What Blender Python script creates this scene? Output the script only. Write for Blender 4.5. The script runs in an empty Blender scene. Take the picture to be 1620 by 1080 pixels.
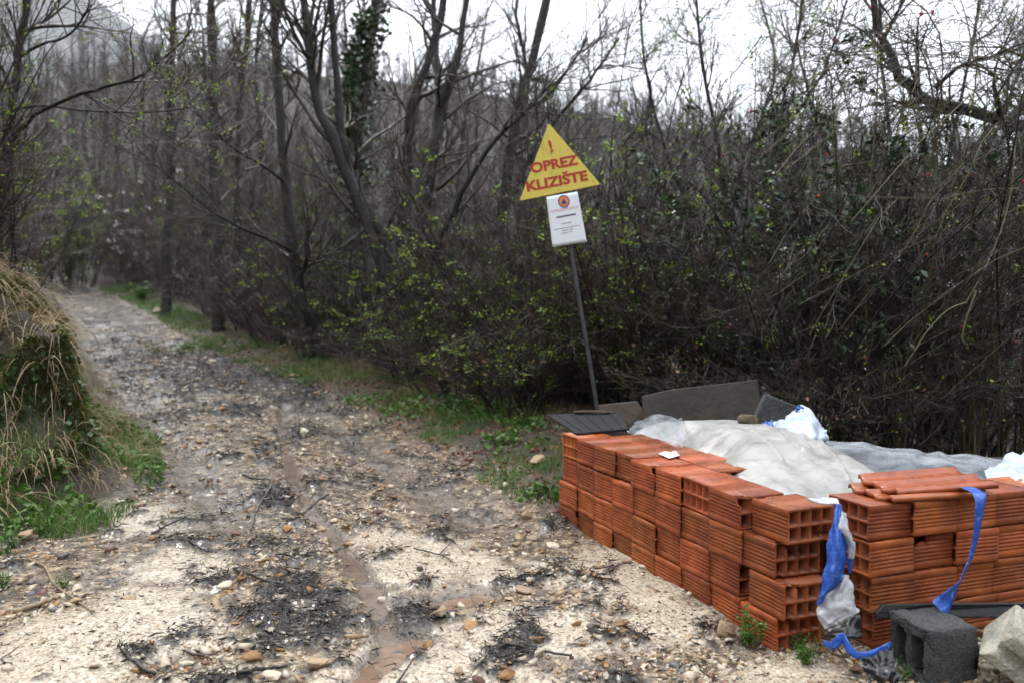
import bpy, bmesh, math, random
import numpy as np
from mathutils import Vector, Matrix, Euler
from mathutils.geometry import tessellate_polygon

# ---------------------------------------------------------------- camera, sky, sun, exposure
sc = bpy.context.scene
col = sc.collection
rng = np.random.default_rng(7)
random.seed(7)

cam_d = bpy.data.cameras.new('camera')
cam = bpy.data.objects.new('camera', cam_d)
col.objects.link(cam)
cam.location = (0, 0, 1.16)
cam.rotation_euler = (math.radians(90) - math.atan(65 / 1350), 0, 0)
cam_d.sensor_width = 36
cam_d.lens = 30.0
cam_d.clip_start = 0.05
cam_d.clip_end = 5000
cam_d.dof.use_dof = True
cam_d.dof.focus_distance = 3.5
cam_d.dof.aperture_fstop = 2.4
sc.camera = cam

SUN_EL, SUN_AZ = math.radians(52), math.radians(-35)     # azimuth from +Y, clockwise
world = bpy.data.worlds.new('World')
sc.world = world
world.use_nodes = True
nt = world.node_tree
bg = nt.nodes['Background']
sky = nt.nodes.new('ShaderNodeTexSky')
sky.sky_type = 'NISHITA'
sky.sun_disc = False
sky.sun_elevation = SUN_EL
sky.sun_rotation = SUN_AZ
sky.air_density = 1.0
sky.dust_density = 4.0
mixw = nt.nodes.new('ShaderNodeMixRGB')
mixw.inputs['Fac'].default_value = 0.88
cn = nt.nodes.new('ShaderNodeTexNoise')
cn.inputs['Scale'].default_value = 2.2
cn.inputs['Detail'].default_value = 5
cr = nt.nodes.new('ShaderNodeValToRGB')
cr.color_ramp.elements[0].color = (6.6, 6.95, 7.4, 1)
cr.color_ramp.elements[1].color = (7.8, 8.15, 8.6, 1)
cr.color_ramp.elements[0].position = 0.3
cr.color_ramp.elements[1].position = 0.7
nt.links.new(cn.outputs['Fac'], cr.inputs['Fac'])
nt.links.new(sky.outputs['Color'], mixw.inputs['Color1'])
nt.links.new(cr.outputs['Color'], mixw.inputs['Color2'])
# overcast sky: brighter overhead than at the horizon
tcw = nt.nodes.new('ShaderNodeTexCoord'); sxw = nt.nodes.new('ShaderNodeSeparateXYZ'); mrw = nt.nodes.new('ShaderNodeMapRange')
nt.links.new(tcw.outputs['Generated'], sxw.inputs[0]); nt.links.new(sxw.outputs['Z'], mrw.inputs['Value'])
mrw.inputs['From Min'].default_value = 0.0; mrw.inputs['From Max'].default_value = 1.0; mrw.inputs['To Min'].default_value = 1.0; mrw.inputs['To Max'].default_value = 2.5
mulw = nt.nodes.new('ShaderNodeMixRGB'); mulw.blend_type = 'MULTIPLY'; mulw.inputs['Fac'].default_value = 1.0
nt.links.new(mixw.outputs['Color'], mulw.inputs['Color1']); nt.links.new(mrw.outputs['Result'], mulw.inputs['Color2'])
nt.links.new(mulw.outputs['Color'], bg.inputs['Color'])
bg.inputs['Strength'].default_value = 0.12

sun_d = bpy.data.lights.new('sun', 'SUN')
sun_d.energy = 1.0
sun_d.angle = math.radians(14)
sun_d.color = (1.0, 0.96, 0.9)
sun = bpy.data.objects.new('sun', sun_d)
col.objects.link(sun)
sd = Vector((math.sin(SUN_AZ) * math.cos(SUN_EL), math.cos(SUN_AZ) * math.cos(SUN_EL), math.sin(SUN_EL)))
sun.rotation_euler = sd.to_track_quat('Z', 'Y').to_euler()

sc.view_settings.view_transform = 'Standard'
sc.view_settings.look = 'None'
sc.view_settings.gamma = 1
sc.view_settings.exposure = 0.80
sc.render.engine = 'CYCLES'
sc.cycles.use_denoising = True
sc.cycles.max_bounces = 5
sc.cycles.diffuse_bounces = 2
sc.cycles.glossy_bounces = 2
sc.cycles.transmission_bounces = 4
sc.cycles.transparent_max_bounces = 8
sc.cycles.volume_bounces = 1

# ---------------------------------------------------------------- helpers
def tag(o, label=None, cat=None, group=None, kind=None):
    if label: o['label'] = label
    if cat: o['category'] = cat
    if group: o['group'] = group
    if kind: o['kind'] = kind
    return o

def empty(name, loc=(0, 0, 0), rz=0.0):
    o = bpy.data.objects.new(name, None)
    col.objects.link(o)
    o.location = loc
    o.rotation_euler = (0, 0, rz)
    o.empty_display_size = 0.1
    return o

def mesh(name, V, faces, mats, midx=None, smooth=False):
    """faces: list of int arrays (n,3) or (n,4)"""
    me = bpy.data.meshes.new(name)
    V = np.asarray(V, dtype=np.float32).reshape(-1, 3)
    faces = [np.asarray(f, dtype=np.int32) for f in faces if len(f)]
    nl = sum(f.size for f in faces)
    nf = sum(len(f) for f in faces)
    me.vertices.add(len(V)); me.vertices.foreach_set('co', V.ravel())
    me.loops.add(nl); me.polygons.add(nf)
    me.loops.foreach_set('vertex_index', np.concatenate([f.ravel() for f in faces]))
    tot = np.concatenate([np.full(len(f), f.shape[1], np.int32) for f in faces])
    st = np.concatenate([[0], np.cumsum(tot)[:-1]]).astype(np.int32)
    me.polygons.foreach_set('loop_start', st)
    me.polygons.foreach_set('loop_total', tot)
    if not isinstance(mats, (list, tuple)): mats = [mats]
    for m in mats: me.materials.append(m)
    if midx is not None: me.polygons.foreach_set('material_index', np.asarray(midx, np.int32))
    if smooth: me.polygons.foreach_set('use_smooth', np.ones(nf, bool))
    me.update(calc_edges=True)
    me.validate()
    return me

def obj(name, me, parent=None, loc=None, rot=None, scale=None):
    o = bpy.data.objects.new(name, me)
    col.objects.link(o)
    if parent is not None: o.parent = parent
    if loc is not None: o.location = loc
    if rot is not None: o.rotation_euler = rot
    if scale is not None: o.scale = scale if hasattr(scale, '__len__') else (scale,) * 3
    return o

def copy_tree(o, parent=None):
    c = o.copy(); col.objects.link(c); c.parent = parent
    for ch in list(o.children): copy_tree(ch, c)
    return c

def _hash(ix, iy, seed):
    h = (ix.astype(np.int64) * 374761393 + iy.astype(np.int64) * 668265263 + seed * 974634777) & 0xFFFFFFFF
    h = ((h ^ (h >> 13)) * 1274126177) & 0xFFFFFFFF
    h = (h ^ (h >> 16)) & 0xFFFFFFFF
    return h / 2147483647.5 - 1.0

def vnoise(x, y, seed=0):
    x = np.asarray(x, float); y = np.asarray(y, float)
    ix, iy = np.floor(x), np.floor(y)
    fx, fy = x - ix, y - iy
    u = fx * fx * fx * (fx * (fx * 6 - 15) + 10); v = fy * fy * fy * (fy * (fy * 6 - 15) + 10)
    a = _hash(ix, iy, seed); b = _hash(ix + 1, iy, seed); c = _hash(ix, iy + 1, seed); d = _hash(ix + 1, iy + 1, seed)
    return a + (b - a) * u + (c - a) * v + (a - b - c + d) * u * v

def fbm(x, y, scale, octs=4, seed=0, gain=.5):
    s, a, t = 0, 1.0, 0
    f = 1.0 / scale
    for k in range(octs):
        s = s + a * vnoise(np.asarray(x) * f + 17.3 * k, np.asarray(y) * f - 9.1 * k, seed + k)
        t += a; a *= gain; f *= 2.03
    return s / t

def sstep(a, b, x):
    t = np.clip((np.asarray(x, float) - a) / (b - a), 0, 1)
    return t * t * (3 - 2 * t)

def nrm(v):
    v = np.asarray(v, float)
    return v / np.maximum(np.linalg.norm(v, axis=-1, keepdims=True), 1e-9)

# ---- tubes / branches, vectorised
class Acc:
    def __init__(s): s.V = []; s.F3 = []; s.F4 = []; s.n = 0
    def add(s, V, F):
        V = np.asarray(V, float).reshape(-1, 3); F = np.asarray(F)
        (s.F3 if F.shape[1] == 3 else s.F4).append(F + s.n); s.V.append(V); s.n += len(V)
    def faces(s):
        return [np.concatenate(f) for f in (s.F3, s.F4) if f]
    def verts(s): return np.concatenate(s.V)
    def build(s, name, mats, parent=None, smooth=False, oname=None):
        return obj(oname or name, mesh(name, s.verts(), s.faces(), mats, smooth=smooth), parent)

def tubes(acc, P, R, k=3, cap=False):
    """P (n,m,3), R (n,m)"""
    P = np.asarray(P, float); R = np.asarray(R, float)
    if P.ndim == 2: P = P[None]; R = R[None]
    n, m, _ = P.shape
    T = np.empty_like(P)
    T[:, 1:-1] = P[:, 2:] - P[:, :-2]; T[:, 0] = P[:, 1] - P[:, 0]; T[:, -1] = P[:, -1] - P[:, -2]
    T = nrm(T)
    mean = nrm(T.mean(1)); ref = np.where(np.abs(mean[:, 2:3]) < .8, [[0., 0, 1]], [[1., 0, 0]])
    U = nrm(np.cross(T, ref[:, None, :].repeat(m, 1))); Wv = np.cross(T, U)
    a = np.arange(k) * 2 * np.pi / k
    V = P[:, :, None, :] + R[:, :, None, None] * (np.cos(a)[None, None, :, None] * U[:, :, None, :] + np.sin(a)[None, None, :, None] * Wv[:, :, None, :])
    base = (np.arange(n) * m * k)[:, None, None] + (np.arange(m - 1) * k)[None, :, None]
    i = np.arange(k)[None, None, :]; j = (np.arange(k) + 1)[None, None, :] % k
    F = np.stack([base + i, base + j, base + k + j, base + k + i], -1).reshape(-1, 4)
    acc.add(V, F)
    if cap:
        for e in (0, m - 1):
            idx = (np.arange(n) * m * k)[:, None] + e * k + np.arange(k)[None, :]
            if e == 0: idx = idx[:, ::-1]
            off = acc.n - n * m * k
            if k == 4: acc.F4.append(idx + off)
            elif k == 3: acc.F3.append(idx + off)
            else:
                for q in range(1, k - 1): acc.F3.append(idx[:, [0, q, q + 1]] + off)

def grow(S, D, L, R0, R1, n, wob, up=0.0, g=None, r=None):
    r = r or rng
    S = np.asarray(S, float); d = nrm(D); L = np.asarray(L, float)
    P = [S]
    for k in range(n):
        d = d + wob * r.normal(size=d.shape)
        d[:, 2] += up
        if g is not None: d = d + np.asarray(g) * (k / n)
        d = nrm(d)
        P.append(P[-1] + d * (L / n)[:, None])
    P = np.stack(P, 1)
    t = np.linspace(0, 1, n + 1)[None]
    R = np.asarray(R0)[:, None] * (1 - t) + np.asarray(R1)[:, None] * t
    return P, R

def kids(P, R, nper, t0, t1, ang, r=None, angs=.25):
    r = r or rng
    n, m, _ = P.shape
    idx = np.repeat(np.arange(n), nper)
    t = r.uniform(t0, t1, len(idx)) * (m - 1)
    i = np.minimum(t.astype(int), m - 2); f = (t - i)
    S = P[idx, i] * (1 - f)[:, None] + P[idx, i + 1] * f[:, None]
    T = nrm(P[idx, i + 1] - P[idx, i])
    rad = R[idx, i] * (1 - f) + R[idx, i + 1] * f
    q = r.normal(size=T.shape); q = nrm(q - (q * T).sum(-1, keepdims=True) * T)
    a = ang + angs * r.normal(size=len(idx))
    D = T * np.cos(a)[:, None] + q * np.sin(a)[:, None]
    return S, D, rad, t / (m - 1), idx

def resample(pts, m):
    p = np.asarray(pts, float)
    n = len(p)
    out = []
    for t in np.linspace(0, n - 1, m):
        i = min(int(t), n - 2); f = t - i
        p0 = p[max(i - 1, 0)]; p1 = p[i]; p2 = p[i + 1]; p3 = p[min(i + 2, n - 1)]
        out.append(.5 * ((2 * p1) + (-p0 + p2) * f + (2 * p0 - 5 * p1 + 4 * p2 - p3) * f * f + (-p0 + 3 * p1 - 3 * p2 + p3) * f ** 3))
    return np.array(out)

def leaves(acc, C, size, r=None, aspect=.55, flat=0.0, N=None):
    """folded rhombic leaves at C"""
    r = r or rng
    n = len(C)
    size = np.broadcast_to(size, (n,))[:, None]
    A = nrm(r.normal(size=(n, 3)) * [1, 1, 1 - flat])
    B = r.normal(size=(n, 3)); 
    if N is not None: B = np.cross(N + .5 * r.normal(size=(n, 3)), A)
    B = nrm(B - (B * A).sum(-1, keepdims=True) * A)
    Cn = np.cross(A, B)
    v0 = C; v2 = C + A * size
    v1 = C + A * size * .5 + B * size * aspect * .5 + Cn * size * .12
    v3 = C + A * size * .5 - B * size * aspect * .5 + Cn * size * .12
    V = np.stack([v0, v1, v2, v3], 1)
    F = np.arange(n)[:, None] * 4 + np.array([[0, 1, 2, 3]])
    acc.add(V, F)

def blades(acc, B, H, Lean, Wd, droop=.5, r=None, seg=3):
    """grass blades: base (n,3), height, lean vector (n,3), width"""
    r = r or rng
    n = len(B)
    H = np.broadcast_to(H, (n,)).astype(float); Wd = np.broadcast_to(Wd, (n,)).astype(float)
    side = r.normal(size=(n, 3)); side[:, 2] *= .1
    side = nrm(side)
    rows = []
    for k in range(seg + 1):
        t = k / seg
        c = B + np.array([0, 0, 1.]) * (H * (t - droop * .45 * t * t))[:, None] + Lean * (H * t * t)[:, None]
        w = (Wd * (1 - t) ** .7)[:, None] * .5
        if k == seg: rows += [c]
        else: rows += [c - side * w, c + side * w]
    V = np.stack(rows, 1)
    m = V.shape[1]
    o = np.arange(n)[:, None] * m
    F4 = [o + np.array([[2 * k, 2 * k + 1, 2 * k + 3, 2 * k + 2]]) for k in range(seg - 1)]
    s = acc.n
    acc.add(V, np.concatenate(F4))
    acc.F3.append(o + np.array([[2 * seg - 2, 2 * seg - 1, 2 * seg]]) + s)

# ---- materials
MATS = {}
def mat(name, color, rough=.7, noise=None, bump=None, spec=.5, rand=0.0, trans=0.0):
    """noise: (scale, second colour, low, high); bump: (scale, strength); rand: per-object value spread"""
    m = bpy.data.materials.new(name)
    m.use_nodes = True
    t = m.node_tree; b = t.nodes['Principled BSDF']
    b.inputs['Roughness'].default_value = rough
    b.inputs['Specular IOR Level'].default_value = spec
    b.inputs['Base Color'].default_value = (*color, 1)
    tc = t.nodes.new('ShaderNodeTexCoord')
    out = None
    if noise:
        nz = t.nodes.new('ShaderNodeTexNoise'); nz.inputs['Scale'].default_value = noise[0]; nz.inputs['Detail'].default_value = 6
        nz.inputs['Roughness'].default_value = .65
        t.links.new(tc.outputs['Object'], nz.inputs['Vector'])
        rp = t.nodes.new('ShaderNodeValToRGB')
        rp.color_ramp.elements[0].color = (*color, 1); rp.color_ramp.elements[1].color = (*noise[1], 1)
        rp.color_ramp.elements[0].position = noise[2]; rp.color_ramp.elements[1].position = noise[3]
        t.links.new(nz.outputs['Fac'], rp.inputs['Fac'])
        out = rp.outputs['Color']
        t.links.new(out, b.inputs['Base Color'])
    if rand:
        oi = t.nodes.new('ShaderNodeObjectInfo')
        hv = t.nodes.new('ShaderNodeHueSaturation')
        mr = t.nodes.new('ShaderNodeMapRange'); mr.inputs['To Min'].default_value = 1 - rand; mr.inputs['To Max'].default_value = 1 + rand
        t.links.new(oi.outputs['Random'], mr.inputs['Value']); t.links.new(mr.outputs['Result'], hv.inputs['Value'])
        if out: t.links.new(out, hv.inputs['Color'])
        else: hv.inputs['Color'].default_value = (*color, 1)
        t.links.new(hv.outputs['Color'], b.inputs['Base Color'])
    if bump:
        bz = t.nodes.new('ShaderNodeTexNoise'); bz.inputs['Scale'].default_value = bump[0]; bz.inputs['Detail'].default_value = 5
        t.links.new(tc.outputs['Object'], bz.inputs['Vector'])
        bn = t.nodes.new('ShaderNodeBump'); bn.inputs['Strength'].default_value = bump[1]; bn.inputs['Distance'].default_value = .02
        t.links.new(bz.outputs['Fac'], bn.inputs['Height']); t.links.new(bn.outputs['Normal'], b.inputs['Normal'])
    if trans:
        tr = t.nodes.new('ShaderNodeBsdfTranslucent'); tr.inputs['Color'].default_value = (*color, 1)
        mx = t.nodes.new('ShaderNodeMixShader'); mx.inputs['Fac'].default_value = trans
        t.links.new(b.outputs['BSDF'], mx.inputs[1]); t.links.new(tr.outputs['BSDF'], mx.inputs[2])
        t.links.new(mx.outputs['Shader'], t.nodes['Material Output'].inputs['Surface'])
    MATS[name] = m
    return m

mat('bark', (.012, .0105, .0095), .7, (9, (.034, .030, .025), .45, .75), (30, .4))
mat('bark_brown', (.016, .0125, .011), .75, (7, (.034, .027, .022), .45, .7))
mat('twig', (.024, .019, .013), .5, (5, (.10, .075, .044), .42, .72))
mat('twig_red', (.05, .032, .023), .5, (3, (.09, .06, .042), .4, .7))
mat('cane_green', (.075, .07, .024), .45, (4, (.12, .085, .042), .4, .7))
mat('far_twig', (.046, .037, .032), .9)
mat('leaf_bud', (.26, .38, .04), .5, (2, (.15, .25, .025), .4, .65), trans=.3)
mat('leaf_dark', (.03, .065, .022), .28, (3, (.055, .10, .03), .4, .7))
mat('leaf_dry', (.20, .075, .03), .6, (4, (.12, .06, .03), .4, .7))
mat('grass_green', (.06, .15, .018), .5, (2.3, (.12, .19, .035), .42, .65), trans=.2)
mat('grass_dry', (.34, .25, .13), .6, (3, (.20, .13, .065), .4, .65), trans=.15)
mat('moss', (.06, .075, .012), .95, (14, (.14, .15, .022), .4, .7), (60, .8))
mat('blossom', (.75, .72, .70), .8)
mat('rain_drop', (.75, .78, .82), .08)  # opaque near-white colour stands in for sky glints in the drops
mat('rose_hip', (.35, .03, .015), .3)

# ---------------------------------------------------------------- terrain
def zroad(Y):
    t = np.maximum(0, np.asarray(Y, float) - 4.2)
    return .05 * t + .0012 * np.minimum(t, 30) ** 2

def qoff(X, Y):                      # metres to the right of the track's right-hand edge
    return .89 * X + .46 * (Y - 4.8) - np.interp(Y, [6, 9, 10.4, 11.8, 14.8, 17.8, 21.7, 25.8, 40], [.1, 0, -.25, -.52, -.67, -.83, -1.23, -1.88, -6])
def lwid(Y):                         # width of the track
    return np.interp(Y, [3, 5, 8.5, 11.5, 17, 22, 27], [2.0, 1.98, 2.0, 1.6, 1.4, 1.4, 1.6])

CHAN = np.array([(-2.090,7.842),(-1.819,6.724),(-1.556,5.874),(-1.288,5.065),(-1.085,4.558),(-0.91,4.186),(-0.761,3.868),(-0.643,3.594),(-0.568,3.356),(-0.498,3.147),(-0.431,2.934),(-0.415,2.747),(-0.468,2.582),(-0.504,2.378)])
PUD1 = np.array([(-0.599,3.180),(-0.411,3.214),(-0.269,3.249),(-0.125,3.334)])
PUD2 = np.array([(-0.432,2.722),(-0.384,2.824),(-0.351,2.906)])
WHITE = [(-0.34,3.773,0.36),(-0.619,4.130,0.2),(-0.108,3.594,0.24),(0.246,3.637,0.34),(0.5,3.320,0.26),(-0.218,2.627,0.36),(0.111,2.934,0.28),(-0.484,2.560,0.22),(-1.368,2.878,0.42),(-0.937,2.582,0.2),(-1.429,2.627,0.35),(-1.421,3.637,0.24),(-1.898,4.446,0.26),(0.569,3.022,0.2),(0.866,2.605,0.2),(0.476,3.726,0.2),(-1.129,2.878,0.2),(-0.0194,2.560,0.25),(-0.465,3.637,0.22),(-1.389,3.180,0.3)]
DEBRIS = [(-1.731,6.272,0.28),(-2.364,7.384,0.4),(-2.804,7.384,0.35),(-1.192,6.027,0.22),(-1.364,4.798,0.28),(-1.191,3.969,0.22),(-1.214,3.511,0.2),(-0.902,3.637,0.26),(-0.649,3.022,0.22),(-0.972,3.147,0.26),(-0.761,2.722,0.32),(-0.393,3.065,0.16),(0.0407,2.698,0.22),(0.149,2.814,0.16),(0.0903,3.432,0.15),(0.23,3.214,0.18),(-0.116,5.179,0.26),(-0.306,4.535,0.24),(-0.59,4.928,0.22),(-0.96,5.136,0.2),(-1.210,3.214,0.16),(-1.042,2.878,0.18),(-0.28,7.531,0.3),(-0.84,3.284,0.2),(-1.828,5.693,0.22),(-1.210,6.490,0.24),(-0.68,5.693,0.24),(-0.571,2.605,0.2),(-3.134,7.384,0.3),(-3.273,9.370,0.5),(-4.714,11.549,0.5),(0.189,5.065,0.2),(-0.715,4.339,0.14),(-0.354,4.288,0.12),(-2.272,5.969,0.18),(-1.985,7.842,0.3),(-2.716,9.370,0.5),(0.286,4.238,0.12),(-0.0968,2.560,0.12),(0.283,2.674,0.1),(0.405,3.594,0.1)]

def polydist(X, Y, pl):
    d = np.full(np.shape(X), 1e9)
    for a, b in zip(pl[:-1], pl[1:]):
        ab = b - a; L = ab @ ab
        t = np.clip(((X - a[0]) * ab[0] + (Y - a[1]) * ab[1]) / L, 0, 1)
        d = np.minimum(d, np.hypot(X - a[0] - t * ab[0], Y - a[1] - t * ab[1]))
    return d

def blobs(X, Y, B):
    s = np.zeros(np.shape(X))
    for bx, by, br in B:
        s = np.maximum(s, np.exp(-((X - bx) ** 2 + (Y - by) ** 2) / (br * br) * .9))
    return s

def bank_e(X, Y):
    q = qoff(X, Y)
    a = -lwid(Y) - q; b = -X - 2.25 - .55 * np.maximum(0, 4.3 - Y)
    k = .15
    return -k * np.log(np.exp(-np.clip(a, -20, 20) / k) + np.exp(-np.clip(b, -20, 20) / k)) + .1

def masks(X, Y):
    q = qoff(X, Y); e = bank_e(X, Y)
    n1 = fbm(X, Y, .55, 4, 11); n2 = fbm(X, Y, .18, 3, 23); n3 = fbm(X, Y, 1.4, 3, 5)
    road = sstep(.35, -.15, q + .25 * n1) * sstep(.2, -.1, e + .12 * n1)
    nearbrick = sstep(4.4, 4.0, Y + .2 * n1) * sstep(1.2, .8, q)
    road = np.maximum(road, nearbrick * sstep(.1, -.1, e))
    n4 = fbm(X, Y, .06, 3, 29)
    w = np.clip(blobs(X, Y, WHITE) * 1.02 + .42 * n1 + .38 * n2 + .22 * n4, 0, 1)
    far = sstep(6.5, 10, Y)
    db = .70 * blobs(X, Y, DEBRIS) + 1.0 * n2 + .06 + .35 * n1 + .50 * far * (1 + n3) + .20 * sstep(4.5, 7, Y)
    db = sstep(.58, .80, db + .55 * n4)
    white = .95 * sstep(.30, .72, w) * (1 - .8 * db)
    dc = polydist(X, Y, CHAN) + .025 * n2
    chan = sstep(.06, .02, dc) * sstep(12, 9, Y)
    p1 = sstep(.10, .03, polydist(X, Y, PUD1) + .03 * n2); p2 = sstep(.10, .03, polydist(X, Y, PUD2) + .03 * n2)
    rut = np.exp(-((q + .42 + .08 * n3) / .17) ** 2) + np.exp(-((q + 1.62 + .08 * n3) / .2) ** 2)
    rut = np.clip(rut, 0, 1) * sstep(3.6, 4.6, Y + .3 * n1) * (1 - .5 * far)
    wet = np.maximum(np.maximum(chan * 1.0, 1.5 * p1), 1.5 * p2)
    return road, white * road * (1 - .7 * rut), db * road * (1 - np.clip(wet, 0, 1)), wet * road, e, q, n1, n2, rut * road

def ground(X, Y, full=False):
    X = np.asarray(X, float); Y = np.asarray(Y, float)
    road, white, db, wet, e, q, n1, n2, rut = masks(X, Y)
    z = zroad(Y)
    r = np.maximum(0, q - 2.6)
    z = z - .30 * np.minimum(r, 14) * sstep(0, 2, r)
    # verge lip
    z = z + .06 * sstep(.0, .7, q) * (1 - sstep(2, 4, q)) * (1 - sstep(4.6, 4.0, Y))
    # bank on the left
    ee = e + .10 * fbm(X, Y, .6, 3, 41) + .03 * n2
    ee = ee + .06 * fbm(X, Y, .17, 3, 43)
    bank = .26 * sstep(-.12, .42, ee) + .70 * sstep(.28, .48, ee) + .44 * sstep(.45, 1.0, ee) + .3 * sstep(.9, 3, ee)
    yy = Y + .25 * n1
    fade = .32 * sstep(3.3, 4.9, yy) + .68 * sstep(4.75, 5.35, yy)
    fade = .95 * fade * (1 - .55 * sstep(6.0, 8.5, Y))
    z = z + bank * fade * (Y > 0)
    # road relief
    z = z + road * (.030 * fbm(X, Y, 1.2, 3, 61) + .016 * n1 + .006 * n2 + .007 * fbm(X, Y, .07, 3, 77))
    z = z + (1 - road) * (.05 * n1 + .02 * n2)
    z = z + db * (.014 + .016 * n2)
    z = z + white * .008
    z = z - wet * .032 - .035 * rut
    return (z, road, white, db, np.maximum(wet, .75 * rut), e, q) if full else z

def gz(x, y): return float(ground(np.array([x]), np.array([y]))[0])

def m_ground():
    m = bpy.data.materials.new('wet_track'); m.use_nodes = True
    t = m.node_tree; N = t.nodes; L = t.links; b = N['Principled BSDF']
    tc = N.new('ShaderNodeTexCoord')
    at = N.new('ShaderNodeAttribute'); at.attribute_name = 'mask'
    sp = N.new('ShaderNodeSeparateColor'); L.new(at.outputs['Color'], sp.inputs['Color'])
    def noise(s, d=5, r=.6):
        n = N.new('ShaderNodeTexNoise'); n.inputs['Scale'].default_value = s; n.inputs['Detail'].default_value = d; n.inputs['Roughness'].default_value = r
        L.new(tc.outputs['Object'], n.inputs['Vector']); return n.outputs['Fac']
    def ramp(f, *st):
        r = N.new('ShaderNodeValToRGB'); els = r.color_ramp.elements
        while len(els) < len(st): els.new(.5)
        for el, (p, c) in zip(els, st): el.position = p; el.color = (*c, 1)
        L.new(f, r.inputs['Fac']); return r.outputs['Color']
    def mix(f, a, c):
        x = N.new('ShaderNodeMixRGB'); L.new(f, x.inputs['Fac']); L.new(a, x.inputs['Color1']); L.new(c, x.inputs['Color2']); return x.outputs['Color']
    def math_(op, a, bb):
        x = N.new('ShaderNodeMath'); x.operation = op; x.use_clamp = True
        for i, v in enumerate((a, bb)):
            if isinstance(v, (int, float)): x.inputs[i].default_value = v
            else: L.new(v, x.inputs[i])
        return x.outputs[0]
    def voro(s):
        v = N.new('ShaderNodeTexVoronoi'); v.inputs['Scale'].default_value = s; L.new(tc.outputs['Object'], v.inputs['Vector']); return v
    v1 = voro(55); v2 = voro(130); v3 = voro(24)
    mud = ramp(noise(9, 8, .7), (.36, (.034, .026, .019)), (.54, (.108, .083, .060)), (.72, (.24, .19, .138)))
    peb = ramp(v1.outputs['Color'], (0, (.06, .045, .033)), (.3, (.25, .18, .112)), (.6, (.41, .305, .20)), (1, (.56, .45, .325)))
    base = mix(ramp(noise(14, 6, .7), (.47, (0, 0, 0)), (.62, (1, 1, 1))), mud, peb)
    wh = ramp(v2.outputs['Color'], (0, (.24, .18, .12)), (.2, (.42, .345, .25)), (.6, (.54, .46, .355)), (1, (.62, .55, .44)))
    wspeck = ramp(noise(70, 4, .7), (.36, (.10, .085, .075)), (.50, (1, 1, 1)))
    whs = N.new('ShaderNodeMixRGB'); whs.blend_type = 'MULTIPLY'; whs.inputs['Fac'].default_value = .7
    L.new(wh, whs.inputs['Color1']); L.new(wspeck, whs.inputs['Color2'])
    c = mix(sp.outputs[0], base, whs.outputs['Color'])
    deb = ramp(noise(45, 8, .75), (.35, (.012, .010, .009)), (.55, (.035, .028, .024)), (.72, (.12, .09, .065)))
    c = mix(sp.outputs[1], c, deb)
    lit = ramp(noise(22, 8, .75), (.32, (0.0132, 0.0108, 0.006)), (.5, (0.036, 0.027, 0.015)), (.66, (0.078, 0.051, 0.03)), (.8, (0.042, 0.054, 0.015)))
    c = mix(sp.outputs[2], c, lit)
    wetc = ramp(noise(12, 5, .6), (.35, (.09, .072, .06)), (.6, (.19, .155, .128)))
    c = mix(at.outputs['Alpha'], c, wetc)
    L.new(c, b.inputs['Base Color'])
    ro = ramp(noise(6, 6, .65), (.40, (.10,) * 3), (.62, (.42,) * 3))
    ro2 = mix(sp.outputs[2], ro, ramp(noise(5, 2), (0, (.8,) * 3), (1, (.8,) * 3)))
    ro3 = mix(at.outputs['Alpha'], ro2, ramp(noise(5, 2), (0, (.12,) * 3), (1, (.12,) * 3)))
    L.new(ro3, b.inputs['Roughness'])
    b.inputs['Specular IOR Level'].default_value = .5
    h1 = math_('MULTIPLY', v1.outputs['Distance'], 1.0); h2 = math_('MULTIPLY', noise(60, 6, .7), 1.0)
    h = math_('ADD', h1, h2)
    bp = N.new('ShaderNodeBump'); bp.inputs['Strength'].default_value = .8; bp.inputs['Distance'].default_value = .012
    L.new(h, bp.inputs['Height']); L.new(bp.outputs['Normal'], b.inputs['Normal'])
    return m

def build_ground():
    nu = 560
    s = np.linspace(-1, 1, nu)
    u = .62 * s + .38 * s ** 3
    Yr = np.concatenate([np.linspace(-8, 1.1, 24)[:-1], np.geomspace(1.1, 75, 500)])
    Wd = 2.4 + .78 * np.maximum(Yr, 0) + np.maximum(0, 1 - Yr) * .3 + np.maximum(0, Yr - 12) * .5
    Xc = -.12 * np.maximum(Yr, 0)
    X = Xc[:, None] + Wd[:, None] * u[None]; Y = Yr[:, None] + 0 * X
    z, road, white, db, wet, e, q = ground(X, Y, True)
    V = np.stack([X, Y, z], -1).reshape(-1, 3)
    nr = len(Yr)
    i = (np.arange(nr - 1) * nu)[:, None] + np.arange(nu - 1)[None]
    F = np.stack([i, i + 1, i + nu + 1, i + nu], -1).reshape(-1, 4)
    me = mesh('ground', V, [F], m_ground(), smooth=True)
    a = me.color_attributes.new('mask', 'FLOAT_COLOR', 'POINT')
    veg = 1 - road
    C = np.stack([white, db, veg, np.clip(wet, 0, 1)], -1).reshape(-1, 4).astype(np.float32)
    a.data.foreach_set('color', C.ravel())
    tag(obj('ground', me), 'muddy stony track with verge and earth bank', kind='structure')
build_ground()

mat('valley', (.035, .028, .022), .95, (.2, (.055, .045, .034), .4, .65))
# wide lower ground that carries on to the horizon
acc = Acc()
gx = np.linspace(-5200, 5200, 90); gy = np.linspace(-800, 3300, 90)
GX, GY = np.meshgrid(gx, gy)
acc.add(np.stack([GX, GY, -5.5 + .6 * fbm(GX, GY, 160, 3, 3)], -1), (lambda i: np.stack([i, i + 1, i + 91, i + 90], -1).reshape(-1, 4))((np.arange(89) * 90)[:, None] + np.arange(89)[None]))
tag(acc.build('valley_floor', MATS['valley'], smooth=True), kind='structure')

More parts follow.
